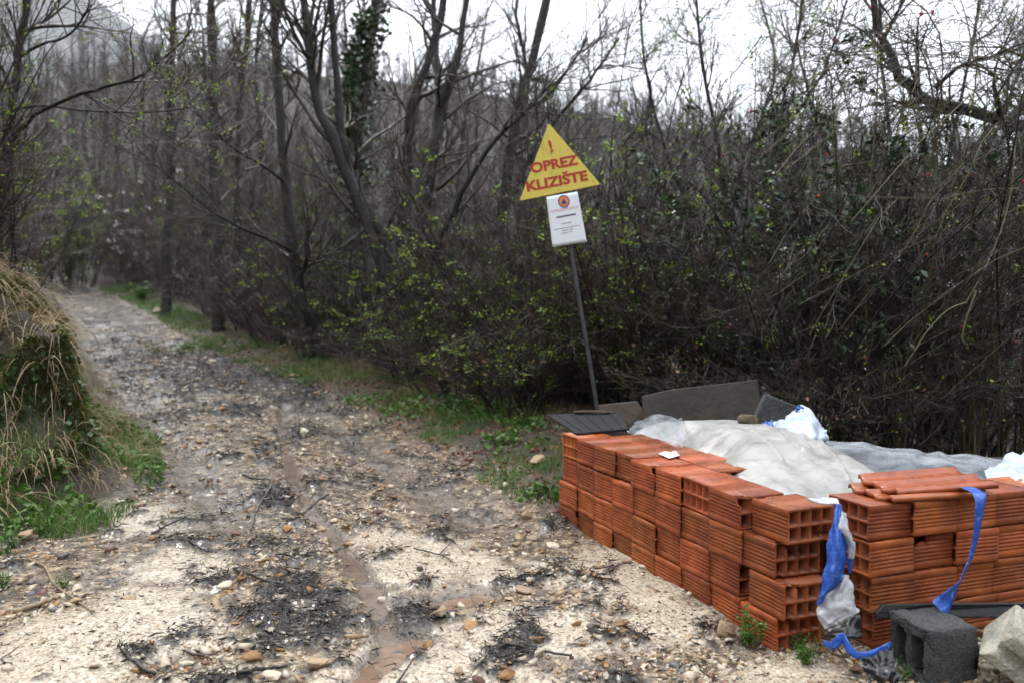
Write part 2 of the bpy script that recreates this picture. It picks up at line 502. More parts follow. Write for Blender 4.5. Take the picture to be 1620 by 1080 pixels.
# wooded hillside beyond the thicket, and the misty ridge behind it
def crest(az):                      # crest elevation tangent against azimuth (x/y)
    xs = np.array([-1.6, -1.0, -.62, -.46, -.30, -.18, -.08, .05, .15, .26, .4, .6, 1.0, 1.6])
    hs = np.array([.22, .23, .235, .275, .268, .256, .242, .222, .204, .188, .18, .15, .14, .13])
    return np.interp(az, xs, hs)
HC = 180.0                          # distance of the wooded crest
def hill_z(X, Y):
    az = X / np.maximum(Y, 1); d = Y
    top = crest(az) * HC + 1.16
    t = np.clip((d - 22) / (HC - 22), 0, 1)
    z = -3.6 + (top + 3.6) * (t ** 1.1) + 2.0 * fbm(X, Y, 24, 4, 8) * np.clip(t * 3, 0, 1)
    return z - np.maximum(0, d - HC - 4) * .3
def sheet(name, xs_az, ys, zf, m):
    AZ, YY = np.meshgrid(xs_az, ys)
    XX = AZ * YY
    n = len(xs_az)
    a = Acc()
    i = (np.arange(len(ys) - 1) * n)[:, None] + np.arange(n - 1)[None]
    a.add(np.stack([XX, YY, zf(XX, YY)], -1), np.stack([i, i + 1, i + n + 1, i + n], -1).reshape(-1, 4))
    return tag(a.build(name, m, smooth=True), kind='structure')
mat('leaf_litter', (.030, .025, .021), .95, (.5, (.052, .043, .036), .4, .65), (2, .6))
sheet('hillside', np.linspace(-1.7, 1.7, 180), np.geomspace(20, 250, 80), hill_z, MATS['leaf_litter'])
def rear_sky_blocker():
    # unseen slope added behind the viewpoint to block low sky light
    A = np.radians(np.linspace(118, 392, 90)); Rr = np.linspace(9, 60, 30)
    AA, RR = np.meshgrid(A, Rr)
    X = RR * np.cos(AA); Y = RR * np.sin(AA)
    t = np.clip((RR - 10) / 34, 0, 1)
    edge = sstep(118, 150, np.degrees(AA)) * sstep(392, 350, np.degrees(AA))
    Z = -2.5 + (30 * t ** .9 + 2.0 * fbm(X, Y, 9, 4, 19) * t) * edge
    a = Acc(); i = (np.arange(29) * 90)[:, None] + np.arange(89)[None]
    a.add(np.stack([X, Y, Z], -1), np.stack([i, i + 1, i + 91, i + 90], -1).reshape(-1, 4))
    tag(a.build('rear_blocking_slope', MATS['leaf_litter'], smooth=True), kind='structure')
rear_sky_blocker()
mat('mountain_wood', (.03, .036, .034), .95, (.01, (.055, .055, .05), .4, .65))
def ridge_z(X, Y):
    az = X / Y
    top = np.interp(az, [-1.6, -.75, -.6, -.5, -.44, -.37, -.28, 0, 1.6], [.62, .48, .41, .365, .325, .25, .18, .12, .08]) * 2200
    t = np.clip((Y - 700) / 1500, 0, 1)
    return -8 + (top + 8) * t + 45 * fbm(X, Y, 240, 5, 12) * t - np.maximum(0, Y - 2260) * .4
sheet('mountain', np.linspace(-1.7, 1.7, 160), np.linspace(650, 3000, 70), ridge_z, MATS['mountain_wood'])

# haze: even pale air round everything
def haze_box():
    m = bpy.data.materials.new('haze_air'); m.use_nodes = True
    t = m.node_tree
    for n in list(t.nodes):
        if n.type != 'OUTPUT_MATERIAL': t.nodes.remove(n)
    v = t.nodes.new('ShaderNodeVolumePrincipled')
    v.inputs['Color'].default_value = (.92, .95, 1, 1)
    v.inputs['Density'].default_value = HAZE
    v.inputs['Anisotropy'].default_value = .2
    t.links.new(v.outputs['Volume'], t.nodes['Material Output'].inputs['Volume'])
    x0, x1, y0, y1, z0, z1 = -5300, 5300, -850, 3400, -9, 1800
    V = [(x, y, z) for z in (z0, z1) for y in (y0, y1) for x in (x0, x1)]
    F = [[0, 2, 3, 1], [4, 5, 7, 6], [0, 1, 5, 4], [2, 6, 7, 3], [0, 4, 6, 2], [1, 3, 7, 5]]
    o = obj('haze', mesh('haze', V, [np.array(F)], m))
    tag(o, 'thin pale mist hanging over the wooded hillside', 'haze', kind='stuff')
HAZE = 0.00013
haze_box()

# ---------------------------------------------------------------- brick stack
def m_clay():
    m = bpy.data.materials.new('fired_clay'); m.use_nodes = True
    t = m.node_tree; N = t.nodes; L = t.links; b = N['Principled BSDF']
    tc = N.new('ShaderNodeTexCoord'); oi = N.new('ShaderNodeObjectInfo')
    ad = N.new('ShaderNodeVectorMath'); ad.operation = 'MULTIPLY_ADD'
    L.new(oi.outputs['Random'], ad.inputs[0]); ad.inputs[1].default_value = (37, 11, 23); L.new(tc.outputs['Object'], ad.inputs[2])
    nz = N.new('ShaderNodeTexNoise'); nz.inputs['Scale'].default_value = 14; nz.inputs['Detail'].default_value = 7; nz.inputs['Roughness'].default_value = .65
    L.new(ad.outputs[0], nz.inputs['Vector'])
    r = N.new('ShaderNodeValToRGB'); e = r.color_ramp.elements
    e[0].position = .28; e[0].color = (.20, .042, .0105, 1); e[1].position = .72; e[1].color = (.45, .115, .029, 1)
    e2 = e.new(.5); e2.color = (.325, .072, .0165, 1)
    L.new(nz.outputs['Fac'], r.inputs['Fac'])
    # scorched / damp stains
    ns = N.new('ShaderNodeTexNoise'); ns.inputs['Scale'].default_value = 5; ns.inputs['Detail'].default_value = 4; L.new(ad.outputs[0], ns.inputs['Vector'])
    rs = N.new('ShaderNodeValToRGB'); rs.color_ramp.elements[0].position = .60; rs.color_ramp.elements[1].position = .78
    rs.color_ramp.elements[0].color = (0, 0, 0, 1); rs.color_ramp.elements[1].color = (.55, .55, .55, 1)
    L.new(ns.outputs['Fac'], rs.inputs['Fac'])
    mx = N.new('ShaderNodeMixRGB'); mx.inputs['Color2'].default_value = (.13, .055, .035, 1)
    L.new(rs.outputs['Color'], mx.inputs['Fac']); L.new(r.outputs['Color'], mx.inputs['Color1'])
    nd = N.new('ShaderNodeTexNoise'); nd.inputs['Scale'].default_value = 28; nd.inputs['Detail'].default_value = 8; nd.inputs['Roughness'].default_value = .75; L.new(ad.outputs[0], nd.inputs['Vector'])
    rd = N.new('ShaderNodeValToRGB'); rd.color_ramp.elements[0].position = .60; rd.color_ramp.elements[1].position = .74; rd.color_ramp.elements[0].color = (0, 0, 0, 1); rd.color_ramp.elements[1].color = (.6, .6, .6, 1); L.new(nd.outputs['Fac'], rd.inputs['Fac'])
    md = N.new('ShaderNodeMixRGB'); md.inputs['Color2'].default_value = (.36, .20, .12, 1); L.new(rd.outputs['Color'], md.inputs['Fac']); L.new(mx.outputs['Color'], md.inputs['Color1']); mx = md
    hv = N.new('ShaderNodeHueSaturation'); mr = N.new('ShaderNodeMapRange'); mr.inputs['To Min'].default_value = .66; mr.inputs['To Max'].default_value = 1.22
    L.new(oi.outputs['Random'], mr.inputs['Value']); hr = N.new('ShaderNodeMath'); hr.operation = 'MULTIPLY_ADD'; hr.inputs[1].default_value = .010; hr.inputs[2].default_value = .496; wn = N.new('ShaderNodeTexWhiteNoise'); wn.noise_dimensions = '1D'; L.new(oi.outputs['Random'], wn.inputs['W']); L.new(wn.outputs['Value'], hr.inputs[0]); L.new(hr.outputs[0], hv.inputs['Hue'])
    L.new(mr.outputs['Result'], hv.inputs['Value']); L.new(mx.outputs['Color'], hv.inputs['Color'])
    L.new(hv.outputs['Color'], b.inputs['Base Color'])
    b.inputs['Specular IOR Level'].default_value = .45
    # rain film lies on the upward faces
    ge = N.new('ShaderNodeNewGeometry'); sx = N.new('ShaderNodeSeparateXYZ'); L.new(ge.outputs['True Normal'], sx.inputs[0])
    rr = N.new('ShaderNodeMapRange'); rr.inputs['From Min'].default_value = .3; rr.inputs['From Max'].default_value = .9; rr.inputs['To Min'].default_value = .55; rr.inputs['To Max'].default_value = .12
    L.new(sx.outputs['Z'], rr.inputs['Value'])
    nr_ = N.new('ShaderNodeMath'); nr_.operation = 'MULTIPLY_ADD'; nr_.inputs[1].default_value = .35; L.new(nz.outputs['Fac'], nr_.inputs[0]); L.new(rr.outputs['Result'], nr_.inputs[2])
    L.new(nr_.outputs[0], b.inputs['Roughness'])
    bz = N.new('ShaderNodeTexNoise'); bz.inputs['Scale'].default_value = 140; L.new(tc.outputs['Object'], bz.inputs['Vector'])
    bp = N.new('ShaderNodeBump'); bp.inputs['Strength'].default_value = .25; bp.inputs['Distance'].default_value = .003
    L.new(bz.outputs['Fac'], bp.inputs['Height']); L.new(bp.outputs['Normal'], b.inputs['Normal'])
    MATS['clay'] = m
    return m
m_clay()

BW, BL, BH = .19, .188, .119
def brick_mesh(name, w=BW, L=BL, h=BH):
    """hollow clay block: eight square cells running its length (local x), grooved sides; base centre at origin"""
    gd, gw = .0028, .0042
    def side(a, b, pos):
        # points from a to b with grooves cut inwards (left of travel is inside)
        a = np.array(a); b = np.array(b); d = b - a; Ln = np.linalg.norm(d); d = d / Ln; n = np.array([-d[1], d[0]])
        out = [a + d * .003]
        for p in pos:
            c = a + d * (p * Ln)
            out += [c - d * gw, c - d * gw * .45 + n * gd, c + d * gw * .45 + n * gd, c + d * gw]
        out += [b - d * .003]
        return out
    sp_ = [.23, .33, .44, .56, .67, .77]
    tp = [.08 + .84 * k / 9 for k in range(10)]
    o = []
    x0, x1 = -w / 2, w / 2
    o += side((x0, 0), (x1, 0), tp); o += side((x1, 0), (x1, h), sp_); o += side((x1, h), (x0, h), tp); o += side((x0, h), (x0, 0), sp_)
    ow, web = .0095, .0075
    hw = (w - 2 * ow - 3 * web) / 4; hh = (h - 2 * ow - web) / 2
    holes = []
    for i in range(4):
        for j in range(2):
            a = x0 + ow + i * (hw + web); b = ow + j * (hh + web); c = .004
            holes.append([np.array(p) for p in ((a + c, b), (a, b + c), (a, b + hh - c), (a + c, b + hh), (a + hw - c, b + hh), (a + hw, b + hh - c), (a + hw, b + c), (a + hw - c, b))])
    loops = [o] + holes
    flat = [p for lp in loops for p in lp]
    tris = tessellate_polygon([[Vector((p[0], p[1], 0)) for p in lp] for lp in loops])
    n = len(flat)
    V = [(-L / 2, p[0], p[1]) for p in flat] + [(L / 2, p[0], p[1]) for p in flat]
    def area(t):
        a, b, c = (flat[i] for i in t)
        return (b[0] - a[0]) * (c[1] - a[1]) - (b[1] - a[1]) * (c[0] - a[0])
    tr = [t if area(t) > 0 else t[::-1] for t in tris]
    F3 = [(t[0] + n, t[1] + n, t[2] + n) for t in tr] + [t[::-1] for t in tr]
    F4 = []
    s = 0
    for lp in loops:
        k = len(lp)
        for i in range(k):
            a, b = s + i, s + (i + 1) % k
            F4.append((a, b, b + n, a + n))
        s += k
    me = mesh(name, V, [np.array(F3), np.array(F4)], MATS['clay'])
    bm = bmesh.new(); bm.from_mesh(me); bmesh.ops.recalc_face_normals(bm, faces=bm.faces); bm.to_mesh(me); bm.free()
    return me

def chip(me, cuts, name):
    """break pieces out of a mesh with ragged lumps: cuts (x,y,z,r)"""
    o = bpy.data.objects.new('chip_work', me.copy()); col.objects.link(o)
    cs = []
    for k, (x, y, z, r) in enumerate(cuts):
        bm = bmesh.new(); bmesh.ops.create_icosphere(bm, subdivisions=2, radius=r)
        rr = np.random.default_rng(k + int(abs(x + y * 3 + z * 7) * 1000))
        for v in bm.verts: v.co *= 1 + .28 * rr.normal(); 
        bmesh.ops.translate(bm, vec=(x, y, z), verts=bm.verts)
        cm = bpy.data.meshes.new('chip_cut'); bm.to_mesh(cm); bm.free(); cm.materials.append(MATS['clay'])
        c = bpy.data.objects.new('chip_cut', cm); col.objects.link(c); cs.append(c)
        md = o.modifiers.new('b', 'BOOLEAN'); md.operation = 'DIFFERENCE'; md.object = c; md.solver = 'EXACT'
    dg = bpy.context.evaluated_depsgraph_get()
    res = bpy.data.meshes.new_from_object(o.evaluated_get(dg))
    res.name = name
    for c in cs + [o]: bpy.data.objects.remove(c)
    return res

BM = brick_mesh('hollow_brick')
xe = BL / 2
CH_A = chip(BM, [(xe, -BW / 2 + .03, BH, .026), (xe, -BW / 2 + .02, .0, .014)], 'hollow_brick')     # cell broken open at the end's top
CH_B = chip(BM, [(xe, BW / 2 - .03, .012, .022), (-xe, -.06, BH, .02)], 'hollow_brick')
CH_C = chip(BM, [(-xe, BW / 2, BH, .034), (xe, -.02, BH * .5, .016)], 'hollow_brick')
CH_D = chip(BM, [(-xe + .01, -BW / 2, BH - .005, .045)], 'hollow_brick')                             # big bite out of one long side

CX, CY = .873, 2.79                      # near corner of the stack
u1 = np.array([-.3575, .9339]); u2 = np.array([.9339, .3575])
AZ1 = math.atan2(u1[1], u1[0]); AZ2 = math.atan2(u2[1], u2[0])
COURSE = ['bottom', 'third', 'second', 'top']
ORD = ['nearest the blue rag', 'second from the blue rag', 'third from the blue rag', 'fourth from the blue rag', 'fifth from the blue rag', 'sixth from the blue rag', 'third from the black panel', 'second from the black panel', 'under the black panel']
PIT = .1915
hbase = gz(CX, CY) - .0
def put_brick(s, t, z, az, label, me=BM, jit=.012, flip=False, group='hollow clay bricks of the stack'):
    p = np.array([CX, CY]) + u1 * s + u2 * t
    o = obj('hollow_brick', me, loc=(p[0] + rng.normal() * jit * .3, p[1] + rng.normal() * jit * .3, z), rot=(rng.normal() * .006, rng.normal() * .009, az + rng.normal() * .022 + (math.pi if flip else 0)))
    tag(o, label, 'brick', group)
    return o
BZ = -.012
# side wall along the track: four courses, nine bricks, cells run along the wall
for k in range(4):
    z = BZ + k * (BH + .0025)
    for i in range(9):
        s = PIT * (i + .5); t = BW / 2; az = AZ1; me = BM; flip = bool(rng.integers(2))
        t += rng.normal() * .005
        lab = f'hollow brick in the {COURSE[k]} course of the side wall, {ORD[i]}'
        if i == 0:                    # visible cell ends
            s += [-.012, .012 - .035, .012, -.03][k] * 1.0
            t += [-.006, .004, 0, .022][k]
            me = [CH_A, CH_A, CH_A, CH_B][k]; flip = True; az += [.02, -.05, -.03, .03][k]
            pass
            if k == 1: s -= .02
        elif i == 1 and k == 1: s += .012
        elif k == 3:
            if i == 2: az = AZ2; t += .004; flip = True; me = BM; lab = 'hollow brick turned across the top course so its eight cells face the track'
            if i == 1: me = CH_C; flip = False
            if i == 3: t -= .012
            if i == 4: t -= .016; 
            if i == 5: t += .012; z += .004
            if i == 8: az = AZ2; flip = True; lab = 'orange hollow brick turned sideways at the corner under the black panel'
        if me is BM and rng.uniform() < .28: me = [CH_B, CH_C, CH_A][int(rng.integers(3))]
        put_brick(s, t, z, az, lab, me, flip=flip)
# second row of the top course behind the side wall (its tops show)
for i in range(3, 8):
    put_brick(PIT * (i + .5) + .03, BW * 1.5 + .006, BZ + 3 * (BH + .0025), AZ1, f'inner row hollow brick behind the side wall, {["", "", "", "beside the white heap", "next to the paper scrap", "behind the paper scrap", "beside the clear film", "touching the black panel"][i]}')
for k in range(3):  # bricks added inside the corner gap to make it read dark
    put_brick(.27, .30, BZ + k * (BH + .0025), AZ1 + .2, f'hollow brick of the {COURSE[k]} course added to darken the corner gap behind the torn sheet')
# front wall running to the right: cells run along it
RO = ['nearest the blue rag', 'second from the blue rag', 'third from the blue rag', 'fourth from the blue rag', 'fifth from the blue rag']
for k in range(4):
    z = BZ + k * (BH + .003) + .004
    for i in range(5):
        t = .313 + .185 * i + BL / 2; s = -.10 + BW / 2
        me = BM; az = AZ2 + [.0, .01, -.02, .03][k] * (i == 0)
        t += [.012, .006, -.004, -.012][k] + (.012 if i >= 2 else 0) + .003 * rng.normal(); s += .006 * rng.normal() - (.004 if k == 3 else 0)
        lab = f'hollow brick in the {COURSE[k]} course of the front wall, {RO[i]}'
        flip = False
        if k == 2 and i == 1: me = CH_D; lab = 'broken hollow brick with a corner bitten out, in the front wall beside the blue strap'
        put_brick(s, t, z, az, lab, me, flip=flip)
TOPZ = BZ + 4 * (BH + .0027)

def st(s, t, z=0.0):                 # stack frame to world
    p = np.array([CX, CY]) + u1 * s + u2 * t
    return (p[0], p[1], z)

# two interlocking roof tiles lying on the front wall
def tile_mesh():
    nx, ny = 14, 40
    L, Wt = .40, .24
    xs = np.linspace(-L / 2, L / 2, nx); ys = np.linspace(-Wt / 2, Wt / 2, ny)
    X, Y = np.meshgrid(xs, ys)
    v = (Y + Wt / 2) / Wt
    Z = .010 * (np.exp(-((v - .08) / .05) ** 2) + np.exp(-((v - .5) / .05) ** 2) * .9 + np.exp(-((v - .92) / .05) ** 2)) - .006 * np.exp(-((v - .27) / .1) ** 2) - .006 * np.exp(-((v - .73) / .1) ** 2)
    Z = Z + .004 * (X / L)
    edge = .006 * fbm(Y * 10, X * 10, 1.0, 3, 4)
    X = X + np.where(X < -L / 2 + .02, .02 * fbm(Y, Y * 0, .05, 3, 9), 0)
    top = np.stack([X, Y, Z + .014], -1).reshape(-1, 3); bot = np.stack([X, Y, Z], -1).reshape(-1, 3)
    i = (np.arange(ny - 1) * nx)[:, None] + np.arange(nx - 1)[None]
    F = np.stack([i, i + 1, i + nx + 1, i + nx], -1).reshape(-1, 4)
    n = nx * ny
    ring = list(range(nx)) + [nx * k + nx - 1 for k in range(1, ny)] + [n - 2 - k for k in range(nx - 1)] + [nx * (ny - 1 - k) for k in range(1, ny - 1)]
    S = np.array([(ring[k], ring[(k + 1) % len(ring)], ring[(k + 1) % len(ring)] + n, ring[k] + n) for k in range(len(ring))])
    return mesh('roof_tile', np.concatenate([top, bot]), [F, F[:, ::-1] + n, S[:, ::-1]], MATS['clay'])
TM = tile_mesh()
o = obj('roof_tile', TM, loc=st(-.0, .60, TOPZ + .004), rot=(.0, .015, AZ2 - .10)); tag(o, 'lower clay roof tile lying flat on the front brick wall', 'roof tile', 'clay roof tiles on the wall')
o = obj('roof_tile', TM, loc=st(.01, .655, TOPZ + .030), rot=(.05, -.02, AZ2 - .18)); tag(o, 'upper ribbed clay roof tile with a broken edge, resting on the other tile', 'roof tile', 'clay roof tiles on the wall')

# generic helpers for slabs and cloth
def slab(name, pts, thick, m, up=(0, 0, 1), bev=.004):
    """pts: polygon outline (3D, roughly planar); extruded by thick against up"""
    bm = bmesh.new()
    vs = [bm.verts.new(p) for p in pts]
    f = bm.faces.new(vs)
    r = bmesh.ops.extrude_face_region(bm, geom=[f])
    nv = [v for v in r['geom'] if isinstance(v, bmesh.types.BMVert)]
    bmesh.ops.translate(bm, vec=Vector(up) * -thick, verts=nv)
    bmesh.ops.recalc_face_normals(bm, faces=bm.faces)
    if bev: bmesh.ops.bevel(bm, geom=list(bm.edges), offset=bev, segments=1, affect='EDGES')
    me = bpy.data.meshes.new(name); bm.to_mesh(me); bm.free(); me.materials.append(m)
    return me

def grid_faces(nr, nc):
    i = (np.arange(nr - 1) * nc)[:, None] + np.arange(nc - 1)[None]
    return np.stack([i, i + 1, i + nc + 1, i + nc], -1).reshape(-1, 4)

def solid(name, P, m, thick=.0015, smooth=True):
    """grid P (nr,nc,3) given a real thickness"""
    nr, nc, _ = P.shape
    du = np.gradient(P, axis=1); dv = np.gradient(P, axis=0); n = nrm(np.cross(du, dv))
    A = (P + n * thick / 2).reshape(-1, 3); B = (P - n * thick / 2).reshape(-1, 3)
    F = grid_faces(nr, nc); k = nr * nc
    ring = list(range(nc)) + [nc * r + nc - 1 for r in range(1, nr)] + [k - 2 - j for j in range(nc - 1)] + [nc * (nr - 1 - r) for r in range(1, nr - 1)]
    S = np.array([(ring[q], ring[(q + 1) % len(ring)], ring[(q + 1) % len(ring)] + k, ring[q] + k) for q in range(len(ring))])
    return mesh(name, np.concatenate([A, B]), [F, F[:, ::-1] + k, S[:, ::-1]], m, smooth=smooth)

mat('tarp', (.33, .325, .305), .42, (7, (.13, .122, .108), .46, .74), (40, .12))
mat('black_panel', (.010, .0105, .012), .5, (8, (.022, .022, .024), .5, .75), (40, .2), spec=.3)
mat('brown_board', (.026, .021, .015), .75, (6, (.05, .04, .027), .4, .7), (30, .3))
mat('tan_board', (.075, .052, .036), .75, (7, (.045, .032, .024), .4, .7), (30, .3))
mat('grey_slab', (.035, .036, .039), .75, (18, (.065, .066, .07), .4, .7), (60, .5))
mat('sack', (.45, .50, .57), .5, (10, (.28, .32, .38), .45, .7), (20, .3))
mat('blue_cloth', (.014, .075, .36), .45, (38, (.22, .34, .58), .56, .74), (60, .3))
mat('white_cloth', (.42, .43, .45), .55, (12, (.16, .165, .18), .5, .8), (40, .4))
mat('black_film', (.008, .008, .009), .3)
mat('paper', (.7, .7, .7), .6)
mat('concrete_dark', (.06, .061, .063), .8, (90, (.12, .12, .12), .45, .7), (180, 1.0))
mat('concrete_pale', (.36, .33, .26), .85, (9, (.20, .19, .16), .42, .7), (60, .6))
mat('metal_pole', (.07, .073, .078), .45, (20, (.04, .036, .033), .4, .7))
mat('mossy_wood', (.06, .035, .02), .95, (25, (.13, .09, .05), .4, .7), (50, .8))

# heap under a dirty white tarpaulin
ns, ntt = 90, 70
S_, T_ = np.meshgrid(np.linspace(.02, 1.75, ns), np.linspace(.0, 1.0, ntt))
def heap():
    # quad domain: left edge along the side wall, right edge towards the rear film
    s = np.linspace(0, 1, 200); t = np.linspace(0, 1, 130)
    S, T = np.meshgrid(s, t)
    sl = .10 + 1.60 * S                     # along the wall
    left = np.interp(sl, [.0, .45, .75, .95, 1.3, 1.7], [.205, .205, .21, .37, .385, .36])
    right = np.interp(sl, [.0, .3, .8, 1.3, 1.75], [.62, .88, 1.02, 1.0, .80])
    tt = left + (right - left) * T
    X = CX + u1[0] * sl + u2[0] * tt; Y = CY + u1[1] * sl + u2[1] * tt
    ridge = np.interp(sl, [.0, .15, .35, .6, .9, 1.2, 1.5, 1.7], [-.06, -.04, .0, .035, .065, .078, .06, .01])
    prof = sstep(0, .35, T) * sstep(1.05, .72, T)
    front = sstep(0, .22, S)
    z = TOPZ - .05 + (ridge + .05) * prof * (.5 + .5 * front)
    z = z - .10 * sstep(.80, 1, T)
    z = z - .10 * sstep(.16, 0, S)
    def rdg(a, b, sc_, seed): return (1 - np.abs(vnoise(a / sc_, b / sc_, seed)) * 2.2)
    ang = np.arctan2(tt - .15, sl + .45); rad = np.hypot(tt - .15, sl + .45)
    w = ang * 1.0 + .05 * fbm(X, Y, .5, 2, 4)
    pull = np.sin(w * 46 + 2.5 * vnoise(w * 6, rad * 1.2, 3)) * (.4 + .6 * np.abs(vnoise(w * 9, rad * .8, 8)))
    cre = np.clip(rdg(w * 1.6, rad * .22, .10, 4), 0, 1) ** 6
    sag = vnoise(X / .35, Y / .35, 21)
    z = z + (.0085 * pull + .016 * cre) * (.3 + .7 * prof) * sstep(1.1, .35, S) + .010 * sag + .0035 * np.abs(vnoise(X / .06 + 3 * sag, Y / .06, 31)) + .006 * np.abs(vnoise(X / .13, Y / .13 + 2 * sag, 33)) + .004 * np.sin(sl * 30 + 6 * tt) * sstep(.5, .9, S) * prof - .03 * np.exp(-((tt - .45) / .12) ** 2 - ((sl - .5) / .25) ** 2)
    return np.stack([X, Y, z], -1)
hp = heap()
o = obj('tarpaulin', solid('tarpaulin', hp, MATS['tarp'], .002)); tag(o, 'dirty white tarpaulin covering the heap inside the brick enclosure', 'tarpaulin')

# clear film bunched at the far end of the heap, and along the rear edge
def m_film(name, mixf):
    m = bpy.data.materials.new(name); m.use_nodes = True
    t = m.node_tree; b = t.nodes['Principled BSDF']; b.inputs['Base Color'].default_value = (.42, .45, .48, 1); b.inputs['Roughness'].default_value = .22
    tr = t.nodes.new('ShaderNodeBsdfTransparent'); mx = t.nodes.new('ShaderNodeMixShader')
    nz = t.nodes.new('ShaderNodeTexNoise'); nz.inputs['Scale'].default_value = 9; nz.inputs['Detail'].default_value = 5
    mr = t.nodes.new('ShaderNodeMapRange'); mr.inputs['From Min'].default_value = .3; mr.inputs['From Max'].default_value = .7
    mr.inputs['To Min'].default_value = mixf - .2; mr.inputs['To Max'].default_value = min(1, mixf + .25)
    t.links.new(nz.outputs['Fac'], mr.inputs['Value']); t.links.new(mr.outputs['Result'], mx.inputs['Fac'])
    t.links.new(tr.outputs['BSDF'], mx.inputs[1]); t.links.new(b.outputs['BSDF'], mx.inputs[2])
    t.links.new(mx.outputs['Shader'], t.nodes['Material Output'].inputs['Surface'])
    MATS[name] = m
m_film('film', .22)
m_film('film_pale', .40)

def drape(pts_rows, nr, nc, wrinkle=.012, seed=1, fold=0.0, ff=20):
    """pts_rows: rows of 3D control points -> smooth wrinkled grid"""
    R = [resample(r, nc) for r in pts_rows]
    R = np.stack(R, 0)
    G_ = np.stack([resample(R[:, j], nr) for j in range(nc)], 1)
    du = np.gradient(G_, axis=1); dv = np.gradient(G_, axis=0); n = nrm(np.cross(du, dv))
    a, b = np.meshgrid(np.linspace(0, 1, nc), np.linspace(0, 1, nr))
    d = wrinkle * fbm(a * 3, b * 3, .5, 4, seed) + fold * np.sin(a * ff + 4 * fbm(a, b * .6, .4, 2, seed + 3)) * (.4 + .6 * np.abs(vnoise(a * 5, b, seed)))
    return G_ + n * d[..., None]

rows = [[(0.566,4.174,0.511),(0.66,4.024,0.516),(0.78,3.872,0.488)], [(0.619,4.374,0.519),(0.725,4.326,0.558),(0.845,4.125,0.543)], [(0.699,4.574,0.503),(0.792,4.526,0.544),(0.883,4.425,0.538)], [(0.739,4.719,0.404),(0.836,4.669,0.412),(0.937,4.570,0.428)]]
o = obj('plastic_film', solid('plastic_film', drape(rows, 26, 30, .015, 5), MATS['film'], .001)); tag(o, 'clear grey plastic film bunched up at the far end of the white heap', 'plastic film')
rows = [[(1.517,4.152,0.483),(1.749,4.151,0.458),(1.991,4.169,0.424),(2.219,4.188,0.401),(2.456,4.217,0.371)], [(1.503,4.109,0.425),(1.728,4.098,0.405),(1.963,4.107,0.373),(2.188,4.126,0.351),(2.427,4.164,0.318)], [(1.488,4.063,0.295),(1.708,4.043,0.285),(1.934,4.042,0.263),(2.156,4.060,0.241),(2.392,4.099,0.213)]]
o = obj('plastic_curtain', solid('plastic_curtain', drape(rows, 24, 90, .006, 9, .012, 26), MATS['film_pale'], .001)); tag(o, 'translucent plastic sheeting hung in folds along the rear edge of the enclosure', 'plastic sheet')
# timber that carries the rear sheeting
o = obj('rear_plank', slab('rear_plank', [(1.50, 4.32, .33), (2.62, 4.46, .33), (2.61, 4.51, .33), (1.49, 4.37, .33)], .33, MATS['brown_board'])); tag(o, 'dark plank on edge behind the translucent plastic sheeting', 'plank')
rows = [[(2.027,3.570,0.449),(2.165,3.672,0.484),(2.306,3.723,0.502),(2.505,3.771,0.457)], [(1.917,3.420,0.453),(2.048,3.472,0.487),(2.152,3.473,0.505),(2.307,3.471,0.474)], [(1.853,3.270,0.459),(1.919,3.251,0.476),(1.998,3.221,0.484),(2.110,3.171,0.48)], [(1.854,3.219,0.439),(1.896,3.170,0.45),(1.960,3.120,0.461),(2.044,3.070,0.46)]]
o = obj('plastic_bag', solid('plastic_bag', drape(rows, 26, 30, .035, 15), MATS['sack'], .0015)); tag(o, 'crumpled white plastic bundle at the frame edge behind the roof tiles', 'plastic bag')

# boards and slabs behind the heap
o = obj('board', slab('board', [(0.763,4.979,0.601),(0.926,4.981,0.638),(1.227,5.002,0.67),(1.449,5.023,0.694),(1.463,4.976,0.55),(1.437,4.863,0.272),(0.762,4.863,0.272)], .02, MATS['brown_board'], up=(0, -1, .1))); tag(o, 'large dark brown board standing on edge behind the white heap', 'board')
o = obj('board', slab('board', [(0.523,5.096,0.535),(0.751,5.097,0.558),(0.786,5.074,0.5),(0.793,5.012,0.245),(0.524,5.012,0.245)], .018, MATS['tan_board'], up=(0, -1, .1))); tag(o, 'small tan board standing beside the foot of the sign pole', 'board')
o = obj('concrete_slab', slab('concrete_slab', [(1.447,4.840,0.631),(1.641,4.877,0.555),(1.844,4.866,0.326),(1.351,4.769,0.396),(1.364,4.793,0.486)], .05, MATS['grey_slab'], up=(.1, -1, .2), bev=.008)); tag(o, 'dark grey slab tilted up behind the blue and white sack', 'slab')
